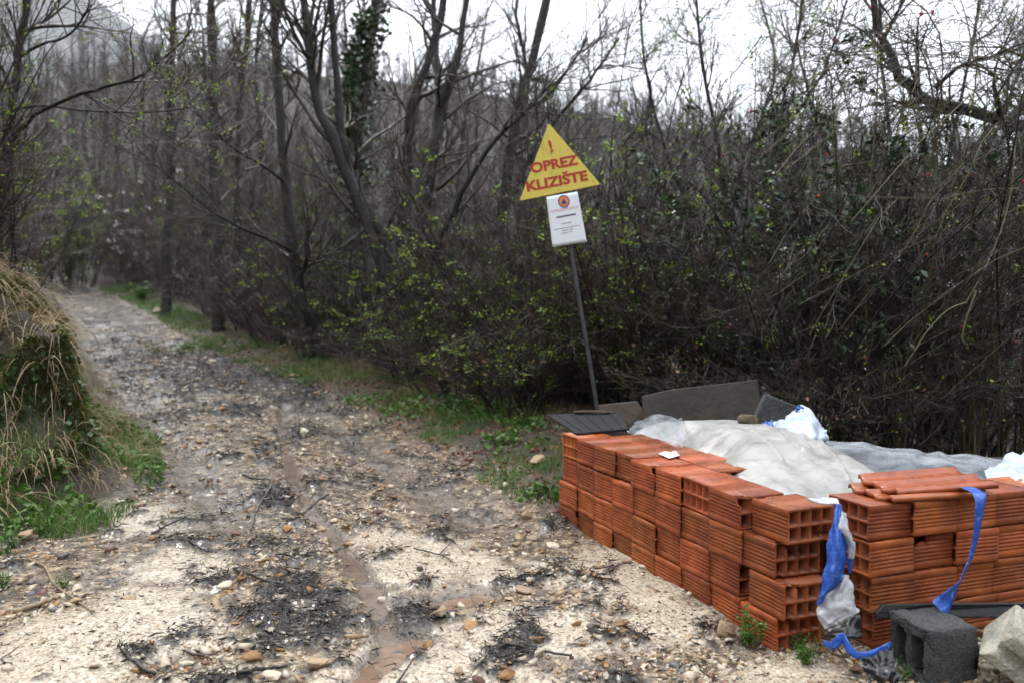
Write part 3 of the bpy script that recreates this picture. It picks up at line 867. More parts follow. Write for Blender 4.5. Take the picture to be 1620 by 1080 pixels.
# black ribbed panel overhanging the far corner
pnl = empty('ribbed_cover', st(1.66, .10, TOPZ)); tag(pnl, 'thin black ribbed panel laid over the far corner of the brick wall', 'cover sheet')
pz = TOPZ + .012
o = obj('sheet', slab('sheet', [(0.327,4.306,0.49),(0.207,4.975,0.494),(0.631,5.042,0.5),(0.612,4.443,0.492)], .014, MATS['black_panel'], bev=.003)); o.parent = pnl; o.matrix_parent_inverse = Matrix.Translation(-pnl.location)
for k in range(5):
    f = .12 + .19 * k
    a = np.array([(0.327,4.302,0.49),(0.207,4.971,0.494)]); b = np.array([(0.612,4.439,0.492),(0.63,5.039,0.5)])
    p0 = a[0] * (1 - f) + b[0] * f; p1 = a[1] * (1 - f) + b[1] * f
    p0 = p0 * .97 + p1 * .03; p1 = p1 * .97 + p0 * .03
    d = (b[0] - a[0]) * .012
    o = obj('rib', slab('rib', [p0 - d + [0, 0, .005], p1 - d + [0, 0, .005], p1 + d + [0, 0, .005], p0 + d + [0, 0, .005]], .0045, MATS['black_panel'], bev=.0015)); o.parent = pnl; o.matrix_parent_inverse = Matrix.Translation(-pnl.location)

# lumps, stones
def rock_mesh(name, m, seed, npts=16, flat=.7, smoothv=False):
    r = np.random.default_rng(seed)
    p = nrm(r.normal(size=(npts, 3))) * r.uniform(.72, 1.0, (npts, 1))
    p[:, 2] *= flat; p[:, 1] *= r.uniform(.65, .95)
    bm = bmesh.new()
    for q in p: bm.verts.new(q)
    h = bmesh.ops.convex_hull(bm, input=bm.verts)
    bmesh.ops.delete(bm, geom=[v for v in bm.verts if not v.link_faces], context='VERTS')
    bmesh.ops.bevel(bm, geom=list(bm.edges), offset=.07, segments=1, affect='EDGES', profile=.5)
    bmesh.ops.triangulate(bm, faces=bm.faces)
    me = bpy.data.meshes.new(name); bm.to_mesh(me); bm.free(); me.materials.append(m)
    return me

def rough_rock(name, m, seed, sub=3, amp=.18, flat=.7):
    bm = bmesh.new(); bmesh.ops.create_icosphere(bm, subdivisions=sub, radius=1)
    r = np.random.default_rng(seed)
    pl = nrm(r.normal(size=(9, 3))); dd = r.uniform(.62, .9, 9)
    for v in bm.verts:
        c = np.array(v.co)
        for n_, d_ in zip(pl, dd):
            e = c @ n_ - d_
            if e > 0: c = c - n_ * e * .9
        c = c * (1 + amp * .5 * (fbm(np.array([c[0] * 2 + c[2]]), np.array([c[1] * 2 - c[2]]), 1.0, 4, seed)[0]))
        c[2] *= flat
        v.co = c
    me = bpy.data.meshes.new(name); bm.to_mesh(me); bm.free(); me.materials.append(m)
    return me

mat('stone_tan', (0.314, 0.206, 0.116), .5, (6, (0.434, 0.331, 0.215), .4, .7), (30, .4), rand=.15)
mat('stone_ochre', (0.26, 0.124, 0.0384), .45, (6, (0.383, 0.231, 0.1), .4, .7), (30, .4), rand=.15)
mat('stone_pale', (0.479, 0.397, 0.292), .5, (6, (0.575, 0.496, 0.392), .4, .7), (30, .4), rand=.12)
mat('stone_grey', (0.109, 0.0943, 0.091), .45, (6, (0.174, 0.153, 0.145), .4, .7), (30, .4), rand=.15)
mat('stone_red', (0.145, 0.0653, 0.0435), .45, (6, (0.217, 0.124, 0.0797), .4, .7), (30, .4), rand=.15)
mat('stone_moss', (0.116, 0.0884, 0.0408), .8, (7, (0.19, 0.15, 0.0884), .4, .7), (40, .6))

o = obj('mossy_stone', rough_rock('mossy_stone', MATS['stone_moss'], 4, 3), loc=[(1.185,4.276,0.559)][0], scale=(.055, .045, .05)); tag(o, 'mossy brown stone weighing down the sack on top of the heap', 'stone')

# wet mossy plank lump lying on the black panel
o = obj('rotten_wood', rough_rock('rotten_wood', MATS['mossy_wood'], 12, 3, .35), loc=[(0.474,4.976,0.505)][0], scale=(.125, .05, .022)); o.rotation_euler = (0, 0, .1); tag(o, 'rotten mossy piece of wood lying on the black panel', 'wood')

# blue and white sack on the heap
sk = empty('woven_sack', [(1.384,4.173,0.492)][0]); tag(sk, 'crumpled pale blue and white woven sack on the back of the heap', 'sack')
def under(o, p): o.parent = p; o.matrix_parent_inverse = Matrix.Translation(-Vector(p.location)); return o
rows = [[(1.293,4.395,0.529),(1.391,4.395,0.535),(1.473,4.378,0.597),(1.506,4.379,0.623)], [(1.244,4.174,0.523),(1.331,4.156,0.551),(1.445,4.127,0.586),(1.524,4.175,0.548)], [(1.236,3.994,0.521),(1.302,3.924,0.532),(1.399,3.925,0.537),(1.497,4.025,0.546)], [(1.250,3.973,0.506),(1.311,3.923,0.497),(1.390,3.922,0.485),(1.477,3.992,0.485)]]
under(obj('sack_body', solid('sack_body', drape(rows, 30, 34, .03, 21), MATS['sack'], .002)), sk)
rows = [[(1.260,4.334,0.524),(1.298,4.335,0.537),(1.331,4.336,0.55)], [(1.243,4.254,0.511),(1.284,4.254,0.523),(1.313,4.255,0.53)], [(1.263,4.193,0.495),(1.282,4.173,0.504),(1.300,4.174,0.517)]]
under(obj('blue_hem', solid('blue_hem', drape(rows, 12, 12, .02, 31), MATS['blue_cloth'], .001)), sk)
rows = [[(1.470,4.369,0.624),(1.492,4.339,0.615),(1.531,4.338,0.589)], [(1.454,4.357,0.586),(1.472,4.317,0.585),(1.514,4.306,0.567)]]
under(obj('blue_hem', solid('blue_hem', drape(rows, 10, 14, .02, 33), MATS['blue_cloth'], .001)), sk)
o = obj('blue_rag', solid('blue_rag', drape([[(1.103,4.255,0.536),(1.155,4.234,0.526),(1.246,4.234,0.52)], [(1.083,4.174,0.523),(1.139,4.154,0.514),(1.232,4.153,0.507)]], 10, 16, .012, 37), MATS['blue_cloth'], .001)); tag(o, 'flattened blue rag under the mossy stone on the heap', 'rag')

# paper scrap on the bricks
pp = np.array([(0.652,3.768,0.486),(0.692,3.832,0.486),(0.708,3.794,0.487),(0.74,3.843,0.487),(0.739,3.736,0.486),(0.705,3.690,0.486),(0.678,3.660,0.486),(0.666,3.721,0.486)])
pp[:, 2] = TOPZ + .006
o = obj('paper_scrap', slab('paper_scrap', pp, .003, MATS['paper'], bev=0)); tag(o, 'torn white paper scrap stuck on top of the side brick wall', 'paper')

# blue and white torn woven sheet hanging at the corner
rag = empty('torn_sheet', [(1.001,2.554,0.15)][0]); tag(rag, 'torn blue and white woven sheet hanging down the corner between the brick walls', 'torn sheet')
rows = [[(0.987,2.831,0.498),(1.024,2.792,0.509),(1.061,2.752,0.516)], [(0.996,2.801,0.494),(1.017,2.761,0.497),(1.051,2.712,0.509)]]
under(obj('white_end', solid('white_end', drape(rows, 8, 20, .006, 51), MATS['white_cloth'], .003)), rag)
rows = [[(1.024,2.672,0.519),(1.028,2.662,0.519),(1.038,2.662,0.517)], [(1.008,2.649,0.456),(1.011,2.619,0.46),(1.040,2.649,0.448)], [(0.981,2.626,0.387),(0.998,2.586,0.39),(1.044,2.626,0.383)], [(0.972,2.613,0.327),(0.986,2.563,0.333),(1.040,2.623,0.324)], [(0.958,2.601,0.281),(0.973,2.561,0.294),(1.029,2.612,0.303)], [(0.943,2.598,0.22),(0.947,2.579,0.247),(0.966,2.590,0.259)]]
under(obj('blue_panel', solid('blue_panel', drape(rows, 46, 22, .012, 53, .007, 13), MATS['blue_cloth'], .001)), rag)
rows = [[(1.032,2.656,0.502),(1.040,2.651,0.5),(1.052,2.661,0.489)], [(1.015,2.624,0.453),(1.036,2.619,0.456),(1.060,2.638,0.423)], [(1.040,2.628,0.422),(1.048,2.607,0.408),(1.072,2.627,0.402)], [(1.046,2.625,0.363),(1.050,2.614,0.358),(1.064,2.625,0.359)]]
under(obj('white_fold', solid('white_fold', drape(rows, 26, 14, .008, 57), MATS['white_cloth'], .001)), rag)
rows = [[(1.064,2.646,0.393),(1.068,2.636,0.399),(1.080,2.646,0.393)], [(1.048,2.635,0.36),(1.052,2.620,0.36),(1.068,2.634,0.352)], [(1.052,2.632,0.311),(1.052,2.622,0.308),(1.062,2.632,0.311)]]
under(obj('blue_fold', solid('blue_fold', drape(rows, 18, 10, .006, 58), MATS['blue_cloth'], .001)), rag)
rows = [[(1.027,2.617,0.305),(1.038,2.617,0.309),(1.056,2.632,0.297)], [(0.978,2.600,0.26),(1.007,2.575,0.272),(1.060,2.610,0.256)], [(0.943,2.597,0.213),(0.992,2.558,0.227),(1.066,2.598,0.217)], [(0.943,2.586,0.181),(0.994,2.556,0.192),(1.068,2.587,0.203)], [(0.963,2.575,0.154),(0.982,2.555,0.173),(1.029,2.576,0.185)]]
under(obj('white_panel', solid('white_panel', drape(rows, 36, 24, .012, 61), MATS['white_cloth'], .001)), rag)
rows = [[(0.981,2.614,0.139),(1.034,2.615,0.162),(1.084,2.616,0.186)], [(0.978,2.583,0.131),(1.025,2.564,0.142),(1.087,2.594,0.135)], [(0.986,2.573,0.127),(1.030,2.553,0.131),(1.075,2.573,0.127)]]
o = obj('black_film', solid('black_film', drape(rows, 16, 18, .01, 63), MATS['black_film'], .002)); tag(o, 'black plastic film tucked under the white end of the torn sheet', 'plastic film')

rows = [[(1.022,2.453,0.115),(1.061,2.443,0.126),(1.115,2.453,0.133)], [(1.013,2.412,0.0989),(1.048,2.393,0.122),(1.103,2.403,0.118)], [(1.014,2.361,0.0848),(1.049,2.351,0.0928),(1.093,2.351,0.0892)]]
o = obj('black_film', solid('black_film', drape(rows, 20, 20, .03, 83), MATS['black_film'], .001)); tag(o, 'crumpled wet black film on the ground beside the concrete block', 'plastic film')

def strap(name, path, width, wdir, m, label, cat, seed=1, nr=60, nc=5, thick=.0012):
    c = resample(path, nr); T = nrm(np.gradient(c, axis=0))
    w = nrm(resample(wdir, nr))
    w = nrm(w - (w * T).sum(-1, keepdims=True) * T)
    wid = resample([[v, 0, 0] for v in width], nr)[:, 0]
    f = np.linspace(-.5, .5, nc)
    P = c[:, None] + w[:, None] * (wid[:, None, None] * f[None, :, None])
    P = P + np.cross(T, w)[:, None] * (.003 * fbm(np.linspace(0, 4, nr)[:, None] + 0 * f[None], f[None] * 3 + np.zeros((nr, 1)), .5, 3, seed))[..., None]
    o = obj(name, solid(name, P, m, thick)); tag(o, label, cat); return o
strap('blue_strap', [(1.573,2.922,0.516),(1.551,2.833,0.523),(1.533,2.773,0.524),(1.521,2.746,0.493),(1.510,2.738,0.422),(1.498,2.735,0.361),(1.479,2.727,0.311),(1.449,2.715,0.263),(1.411,2.698,0.221),(1.383,2.687,0.197),(1.358,2.676,0.18)], [.05, .046, .044, .034, .026, .020, .016, .024, .046, .056, .05],
      [(1, .3, 0)] * 3 + [(1, .35, 0)] * 3 + [(.9, .6, .2), (.7, .5, .5), (.8, .35, .5), (.85, .3, .45), (.85, .3, .4)], MATS['blue_cloth'], 'bright blue woven strap hanging down the front brick wall from the roof tiles', 'strap', 71)
strap('blue_strap', [(0.948,2.553,0.119),(0.963,2.513,0.128),(0.99,2.514,0.15),(0.993,2.474,0.136),(1.015,2.453,0.122),(1.052,2.453,0.126),(1.085,2.454,0.141),(1.120,2.474,0.148)], [.016, .022, .03, .026, .022, .02, .018, .016],
      [(.1, .3, 1)] * 8, MATS['blue_cloth'], 'blue woven strap trailing over the ground at the foot of the corner', 'strap', 73)

# black board leaning against the front wall's foot
o = obj('black_board', slab('black_board', [(1.202,2.716,0.178),(1.329,2.716,0.181),(1.839,2.746,0.175),(1.826,2.724,0.133),(1.697,2.714,0.137),(1.200,2.699,0.138),(1.171,2.699,0.134),(1.173,2.705,0.153)], .018, MATS['black_panel'], up=(0, -1, .2), bev=.003)); tag(o, 'long black board lying along the front wall above the concrete block', 'board')

# concrete hollow block
def concrete_block():
    bx, by, bz = .20, .20, .40
    # local: two cells pass along y ; long along x
    L, Wd, Hh = .185, .17, .19
    ow = .026
    outer = [(-L / 2, 0), (L / 2, 0), (L / 2, Hh), (-L / 2, Hh)]
    cw = (L - 3 * ow) / 2; 
    holes = []
    for i in range(2):
        a = -L / 2 + ow + i * (cw + ow); b0, b1 = .032, Hh - .034; r = .018
        lp = []
        for (cx_, cy_, a0) in ((a + r, b0 + r, 180), (a + r, b1 - r, 90), (a + cw - r, b1 - r, 0), (a + cw - r, b0 + r, -90)):
            for kk in range(4):
                an = math.radians(a0 + 90 - 30 * kk) if False else math.radians(a0 + [90, 60, 30, 0][kk])
                lp.append(np.array((cx_ + r * math.cos(an), cy_ + r * math.sin(an))))
        holes.append(lp)
    loops = [[np.array(p) for p in outer]] + holes
    flat = [p for lp in loops for p in lp]
    tris = tessellate_polygon([[Vector((p[0], p[1], 0)) for p in lp] for lp in loops])
    n = len(flat)
    V = [(p[0], -Wd / 2, p[1]) for p in flat] + [(p[0], Wd / 2, p[1]) for p in flat]
    F3 = [tuple(t) for t in tris] + [(t[2] + n, t[1] + n, t[0] + n) for t in tris]
    F4 = []; s = 0
    for lp in loops:
        k = len(lp)
        for i in range(k): F4.append((s + i, s + (i + 1) % k, s + (i + 1) % k + n, s + i + n))
        s += k
    me = mesh('concrete_block', V, [np.array(F3), np.array(F4)], MATS['concrete_dark'])
    bm = bmesh.new(); bm.from_mesh(me)
    bmesh.ops.recalc_face_normals(bm, faces=bm.faces)
    bmesh.ops.triangulate(bm, faces=bm.faces)
    for _ in range(3):
        long_e = [e for e in bm.edges if e.calc_length() > .022]
        if long_e: bmesh.ops.subdivide_edges(bm, edges=long_e, cuts=1)
        bmesh.ops.triangulate(bm, faces=bm.faces)
    r = np.random.default_rng(3)
    for v in bm.verts:
        c = v.co; k = .0022
        v.co += Vector(r.normal(size=3) * k)
        ex = (abs(abs(c.x) - L / 2) < .004) + (abs(abs(c.y) - Wd / 2) < .004) + (abs(c.z - Hh) < .004)
        if ex >= 2: v.co *= .985; v.co += Vector(r.normal(size=3) * .0025)
    bm.to_mesh(me); bm.free()
    return me
o = obj('concrete_block', concrete_block(), loc=(1.315, 2.62, -.02), rot=(.0, .0, math.radians(103))); tag(o, 'dark wet concrete hollow block standing in front of the front wall', 'concrete block')

# pale broken kerb piece at the frame edge
def kerb_piece():
    prof = [(-.12, 0), (.12, 0), (.12, .035), (.10, .05), (.10, .075), (.12, .09), (.12, .13), (.085, .155), (-.10, .155), (-.12, .14)]
    n = 14
    bm = bmesh.new(); rings = []
    r = np.random.default_rng(5)
    for k in range(n):
        x = -.18 + .36 * k / (n - 1)
        rings.append([bm.verts.new((x + (.02 * r.normal() if k in (0, n - 1) else 0), a + .002 * r.normal(), b + .002 * r.normal())) for a, b in prof])
    for A, B in zip(rings[:-1], rings[1:]):
        for i in range(len(prof)): bm.faces.new((A[i], A[(i + 1) % len(prof)], B[(i + 1) % len(prof)], B[i]))
    bm.faces.new(rings[0][::-1]); bm.faces.new(rings[-1])
    bmesh.ops.recalc_face_normals(bm, faces=bm.faces)
    bmesh.ops.bevel(bm, geom=list(bm.edges), offset=.004, segments=1, affect='EDGES')
    me = bpy.data.meshes.new('kerb_piece'); bm.to_mesh(me); bm.free(); me.materials.append(MATS['concrete_pale'])
    return me
ex = nrm(np.array([-.72, .3, .62])); ey = np.array([-.6, -.75, 0.]); ey = nrm(ey - (ey @ ex) * ex); ez = np.cross(ex, ey)
kp = np.array([(1.510,2.431,0.0792)][0]) - .85 * (ey * .10 + ez * .0625)
o = obj('kerb_piece', kerb_piece(), scale=.85); o.matrix_basis = Matrix(((ex[0] * .62, ey[0] * .85, ez[0] * .85, kp[0]), (ex[1] * .62, ey[1] * .85, ez[1] * .85, kp[1]), (ex[2] * .62, ey[2] * .85, ez[2] * .85, kp[2]), (0, 0, 0, 1))); tag(o, 'pale broken kerb stone with a groove, tipped beside the dark concrete block', 'kerb stone')

# ---------------------------------------------------------------- warning sign
mat('sign_yellow', (.67, .55, .10), .4, (9, (.46, .35, .06), .56, .80))
mat('sign_red', (.42, .03, .02), .5)
mat('sign_paper', (.80, .82, .86), .6, (4, (.74, .77, .83), .4, .7))
mat('ink_blue', (.02, .05, .2), .6); mat('ink_orange', (.75, .22, .06), .6); mat('ink_black', (.03, .03, .035), .6); mat('ink_red', (.55, .10, .09), .6)
mat('screw', (.25, .25, .25), .4)
base = np.array([(0.612,5.578,0.158)][0]); base[2] = gz(base[0], base[1]) - .05
pt_lo = np.array([(0.56,5.573,0.456)][0]); pt_hi = np.array([(0.382,5.623,1.512)][0])
top = pt_lo + (pt_hi - pt_lo) * 1.62
sg = empty('warning_sign', (base[0], base[1], base[2])); tag(sg, 'leaning yellow triangular landslide warning sign with red lettering on a grey metal pole', 'sign')
a = Acc(); pts = np.stack([base, pt_lo, pt_hi, top]); tubes(a, resample(pts, 8)[None], np.full((1, 8), .0138), 12, cap=True)
under(a.build('pole', MATS['metal_pole'], smooth=True), sg)
# plate frame: origin at triangle's lower-left corner, e1 along base, e2 up
A_ = np.array([(0.0495,5.608,1.807)][0]); B_ = np.array([(0.578,5.613,1.914)][0]); C_ = np.array([(0.239,5.632,2.314)][0])
e1 = nrm(B_ - A_); e2 = C_ - A_; e2 = nrm(e2 - (e2 @ e1) * e1); e3 = np.cross(e1, e2)
if e3[1] > 0: e3 = -e3
def rounded(pts, r):
    out = []
    n = len(pts)
    for i in range(n):
        p = pts[i]; a_ = nrm(pts[i - 1] - p); b_ = nrm(pts[(i + 1) % n] - p)
        for f in (0, .5, 1): 
            q0, q1 = p + a_ * r, p + b_ * r
            out.append((1 - f) ** 2 * q0 + 2 * f * (1 - f) * p + f * f * q1)
    return out
plate = under(obj('plate', slab('plate', rounded([A_, B_, C_], .012), .004, MATS['sign_yellow'], up=tuple(e3), bev=.001)), sg)

def pl(u, v, d=.0): return A_ + e1 * u + e2 * v + e3 * d
def text_mesh(s, size, m, name='lettering', bold=.0, spacing=1.0, width=None, shear=0.0):
    cu = bpy.data.curves.new('t', 'FONT'); cu.body = s; cu.size = size; cu.offset = bold; cu.space_character = spacing; cu.extrude = .0003; cu.resolution_u = 4; cu.shear = shear
    o = bpy.data.objects.new('t', cu); col.objects.link(o)
    dg = bpy.context.evaluated_depsgraph_get()
    me = bpy.data.meshes.new_from_object(o.evaluated_get(dg)); bpy.data.objects.remove(o)
    me.name = name; me.materials.clear(); me.materials.append(m)
    if width:
        xs = [v.co.x for v in me.vertices]; x0, x1 = min(xs), max(xs); k = width / (x1 - x0)
        for v in me.vertices: v.co.x = (v.co.x - x0) * k
    return me
def place_text(me, u, v, d, parent, E1=None, E2=None, E3=None, O=None, rot=0.0, name='lettering'):
    E1 = e1 if E1 is None else E1; E2 = e2 if E2 is None else E2; E3 = e3 if E3 is None else E3
    O = A_ if O is None else O
    p = O + E1 * u + E2 * v + E3 * d
    c, s = math.cos(rot), math.sin(rot)
    x = E1 * c + E2 * s; y = E2 * c - E1 * s
    Mx = Matrix(((x[0], y[0], E3[0], p[0]), (x[1], y[1], E3[1], p[1]), (x[2], y[2], E3[2], p[2]), (0, 0, 0, 1)))
    o = obj(name, me); o.parent = parent; o.matrix_basis = Mx
    return o
sideL = np.linalg.norm(B_ - A_)
place_text(text_mesh('KLIZIŠTE', .088, MATS['sign_red'], bold=.0036, width=.405), .062, .050, .0012, plate, rot=-.01)
place_text(text_mesh('OPREZ', .088, MATS['sign_red'], bold=.0036, width=.315), .112, .162, .0012, plate, rot=-.01)
place_text(text_mesh('!', .105, MATS['sign_red'], bold=.0035, width=.020), .262, .272, .0012, plate, rot=.08)
for (u, v) in ((.03, .03), (.50, .03), (.265, .018), (.268, .05), (.265, .262), (.375, .262), (.262, .41)):
    a = Acc(); c0 = pl(u, v, -.001); c1 = pl(u, v, .003); tubes(a, np.stack([c0, c1])[None], np.full((1, 2), .004), 8, cap=True)
    a.build('screw', MATS['screw'], plate)
# notice sheet below
PA = np.array([(0.264,5.588,1.506)][0]); PB = np.array([(0.488,5.590,1.539)][0]); PC = np.array([(0.427,5.605,1.866)][0]); PD = np.array([(0.223,5.604,1.831)][0])
nb = empty('notice', (PA + PB) / 2); tag(nb, 'white printed notice sheet with a round civil protection emblem, fixed below the yellow sign', 'notice')
g = np.zeros((16, 12, 3))
for i in range(16):
    for j in range(12):
        a_, b_ = j / 11, i / 15
        g[i, j] = (PA * (1 - a_) + PB * a_) * (1 - b_) + (PD * (1 - a_) + PC * a_) * b_
f1 = nrm(PB - PA); f2 = PD - PA; f2 = nrm(f2 - (f2 @ f1) * f1); f3 = np.cross(f1, f2); f3 = -f3 if f3[1] > 0 else f3
bow = .004 * np.sin(np.linspace(0, np.pi, 12))[None, :, None] * f3 * 0 
sheet_o = under(obj('sheet', solid('sheet', g + bow, MATS['sign_paper'], .003)), nb)
nw = np.linalg.norm(PB - PA); nh = np.linalg.norm(PD - PA)
def disc(R, r_in, u, v, d, m, name, ny=1.12, n=28):
    a = Acc(); an = np.linspace(0, 2 * np.pi, n, endpoint=False)
    ctr = PA + f1 * u + f2 * v
    def ring(rad, dd): return np.array([ctr + f1 * rad * math.cos(q) + f2 * rad * ny * math.sin(q) + f3 * dd for q in an])
    i = np.arange(n); j = (i + 1) % n
    if r_in: a.add(np.concatenate([ring(R, d), ring(r_in, d)]), np.stack([i, j, j + n, i + n], -1))
    else: a.add(np.concatenate([ring(R, d), [ctr + f3 * d]]), np.stack([i, j, np.full(n, n)], -1))
    a.build(name, m, sheet_o)
eu, ev = nw * .50, nh * .86
# skewed sheet: horizontal position follows the left edge
sk_ = (f1 @ (PD - PA)) / nh
def su(u, v): return u + sk_ * v
disc(.038, 0, su(eu, ev) - .003, ev, .0030, MATS['ink_blue'], 'emblem_ring')
disc(.031, 0, su(eu, ev) - .003, ev, .0036, MATS['ink_orange'], 'emblem_field')
a = Acc(); cc = PA + f1 * (su(eu, ev) - .003) + f2 * (ev - .004) + f3 * .0042
a.add([cc + f1 * -.020 + f2 * -.013, cc + f1 * .020 + f2 * -.013, cc + f2 * .024], np.array([[0, 1, 2]])); a.build('emblem_triangle', MATS['ink_blue'], sheet_o)
place_text(text_mesh('UPOZORENJE', .024, MATS['ink_red'], spacing=1.5, width=nw * .78), su(nw * .10, nh * .67), nh * .67, .003, sheet_o, f1, f2, f3, PA, rot=.04)
for (v, u0, u1_, hgt, mm) in ((.555, .22, .78, .012, 'ink_black'), (.42, .34, .62, .005, 'ink_black'), (.335, .12, .70, .004, 'ink_black'), (.335, .72, .86, .004, 'ink_red'), (.285, .33, .52, .004, 'ink_black'), (.285, .56, .66, .005, 'ink_red'), (.235, .32, .50, .004, 'ink_black'), (.245, .54, .64, .004, 'ink_red')):
    u = u0
    a = Acc()
    while u < u1_:
        wd = min(rng.uniform(.02, .05), u1_ - u)
        o0 = PA + f1 * su(nw * u, nh * v) + f2 * (nh * v + .04 * nw * (u - .5)) + f3 * .003
        a.add([o0, o0 + f1 * nw * wd, o0 + f1 * nw * wd + f2 * hgt, o0 + f2 * hgt], np.array([[0, 1, 2, 3]]))
        u += wd + .012
    a.build('print_line', MATS[mm], sheet_o)

# ---------------------------------------------------------------- trees and thicket
def branch_set(acc, P, R, n1, n2, n3, l1, l2, l3, up=.05, wob=.16, r=None, t0=.25, ang=.75, rmin=.0022, tips=None):
    """three orders of branches on parent tubes P,R"""
    r = r or rng
    S, D, rad, t, _ = kids(P, R, n1, t0, .98, ang, r)
    L = r.uniform(*l1, len(S)) * (1.1 - .5 * t)
    P1, R1 = grow(S, D, L, np.minimum(rad * .62, .03), np.full(len(S), rmin * 1.3), 6, wob, up, r=r)
    tubes(acc, P1, R1, 4)
    S, D, rad, t, _ = kids(P1, R1, n2, .15, 1, ang * .95, r)
    L = r.uniform(*l2, len(S))
    P2, R2 = grow(S, D, L, np.maximum(rad * .6, rmin), np.full(len(S), rmin), 4, wob * 1.1, up, r=r)
    tubes(acc, P2, R2, 3)
    if n3:
        S, D, rad, t, _ = kids(P2, R2, n3, .1, 1, ang, r)
        L = r.uniform(*l3, len(S))
        P3, R3 = grow(S, D, L, np.full(len(S), rmin), np.full(len(S), rmin * .6), 3, wob * 1.3, up * .6, r=r)
        tubes(acc, P3, R3, 3)
        if tips is not None: tips.append(P3.reshape(-1, 3))
    if tips is not None: tips.append(P2[:, 1:].reshape(-1, 3))

def spread_tips(tips, n, r, jit=.01):
    T = np.concatenate(tips)
    if n < 300: return T[r.integers(0, len(T), n)] + r.normal(size=(n, 3)) * jit
    A = T[r.integers(0, len(T), max(1, n // 8))]                # leaves sit in clusters
    return A[r.integers(0, len(A), n)] + r.normal(size=(n, 3)) * (jit + .014)

def tree(name, stems, label, cat='tree', group=None, bark='bark', twig='twig', n=(9, 6, 4), l=((.5, 1.7), (.25, .8), (.08, .3)), up=.05, seed=1, buds=0, budmat='leaf_bud', budsize=.03, t0=.3, ang=.75, sides=9, ivy=0):
    """stems: list of (points, r_base, r_top)"""
    r = np.random.default_rng(seed)
    base = np.array(stems[0][0][0], float)
    root = empty(name, base); tag(root, label, cat, group)
    ac = Acc(); tips = []
    for k, (pts, r0, r1) in enumerate(stems):
        p = resample(np.array(pts, float) - base, 22)
        p[1:-1] += r.normal(size=p[1:-1].shape) * r0 * .16
        R = r0 + (r1 - r0) * np.linspace(0, 1, 22) ** .8
        R = R * (1 + .06 * r.normal(size=22))
        if k == 0: R[0] *= 1.3; R[1] *= 1.12
        at_ = Acc(); tubes(at_, p[None], R[None], sides)
        at_.build('trunk' if k == 0 else 'stem', MATS[bark], root, smooth=True)
        branch_set(ac, p[None], R[None], n[0], n[1], n[2], *l, up=up, r=r, t0=t0, ang=ang, tips=tips)
        if ivy:
            m = ivy
            tt = r.uniform(.12, .98, m) * 21; i = np.minimum(tt.astype(int), 20); f = (tt - i)[:, None]
            c = p[i] * (1 - f) + p[i + 1] * f
            c = c + nrm(r.normal(size=(m, 3)) * [1, 1, .3]) * (R[i] + r.gamma(2.0, .05, m))[:, None]
            ai = Acc(); leaves(ai, c, r.uniform(.05, .10, m), r, .9)
            ai.build('ivy', MATS['leaf_dark'], root)
    ac.build('crown', MATS[twig], root)
    if buds:
        al = Acc(); leaves(al, spread_tips(tips, buds, r, .015), r.uniform(.5, 1.2, buds) * budsize, r)
        al.build('foliage', MATS[budmat], root)
    return root

# --- traced trees by the track
tree('multi_stem_tree', [
    ([(-1.221,9.654,-0.0242),(-1.221,9.682,0.55),(-1.308,9.710,1.124),(-1.509,9.732,1.591),(-1.724,9.761,2.201),(-2.001,9.745,2.909),(-2.204,9.726,3.539),(-2.297,9.753,4.108),(-2.361,9.787,4.818),(-2.432,9.828,5.670)], .095, .035),
    ([(-1.170,9.704,-0.0303),(-1.184,9.732,0.547),(-1.234,9.813,1.196),(-1.394,9.838,1.704),(-1.583,9.857,2.103),(-1.809,9.928,2.545),(-1.980,10.001,3.028),(-2.031,10.033,3.687),(-2.083,10.072,4.493),(-2.112,10.121,5.518)], .085, .035),
    ([(-1.102,9.555,-0.012),(-1.124,9.589,0.698),(-1.152,9.623,1.409),(-1.173,9.657,2.119),(-1.180,9.688,2.758),(-1.124,9.712,3.255),(-0.981,9.736,3.753),(-0.782,9.767,4.392),(-0.626,9.808,5.244)], .085, .035),
    ([(-1.058,9.604,-0.0181),(-1.072,9.639,0.696),(-1.081,9.623,1.409),(-1.019,9.604,2.043),(-0.901,9.577,2.531),(-0.844,9.601,3.023),(-0.774,9.621,3.444),(-0.605,9.641,3.866),(-0.521,9.668,4.428),(-0.436,9.709,5.272)], .08, .03),
    ([(-0.844,9.597,2.952),(-0.833,9.824,3.492),(-0.88,10.051,4.053),(-0.919,10.181,4.674),(-0.889,10.216,5.414)], .05, .025),
    ([(-1.017,9.369,0.291),(-0.951,9.302,0.988),(-0.809,9.135,1.665),(-0.527,8.963,2.247),(-0.261,8.884,2.690),(0.0644,8.800,3.027),(0.446,8.713,3.292),(0.764,8.737,3.801)], .05, .012),
    ([(-2.361,9.777,4.605),(-2.311,9.760,4.250),(-2.261,9.739,3.824),(-2.493,9.563,4.324),(-2.611,9.590,4.881)], .02, .02),
    ], 'dark many-stemmed bare tree rising from the thicket at the middle of the verge', seed=3, n=(12, 6, 4), l=((.6, 2.2), (.3, 1.0), (.1, .35)))
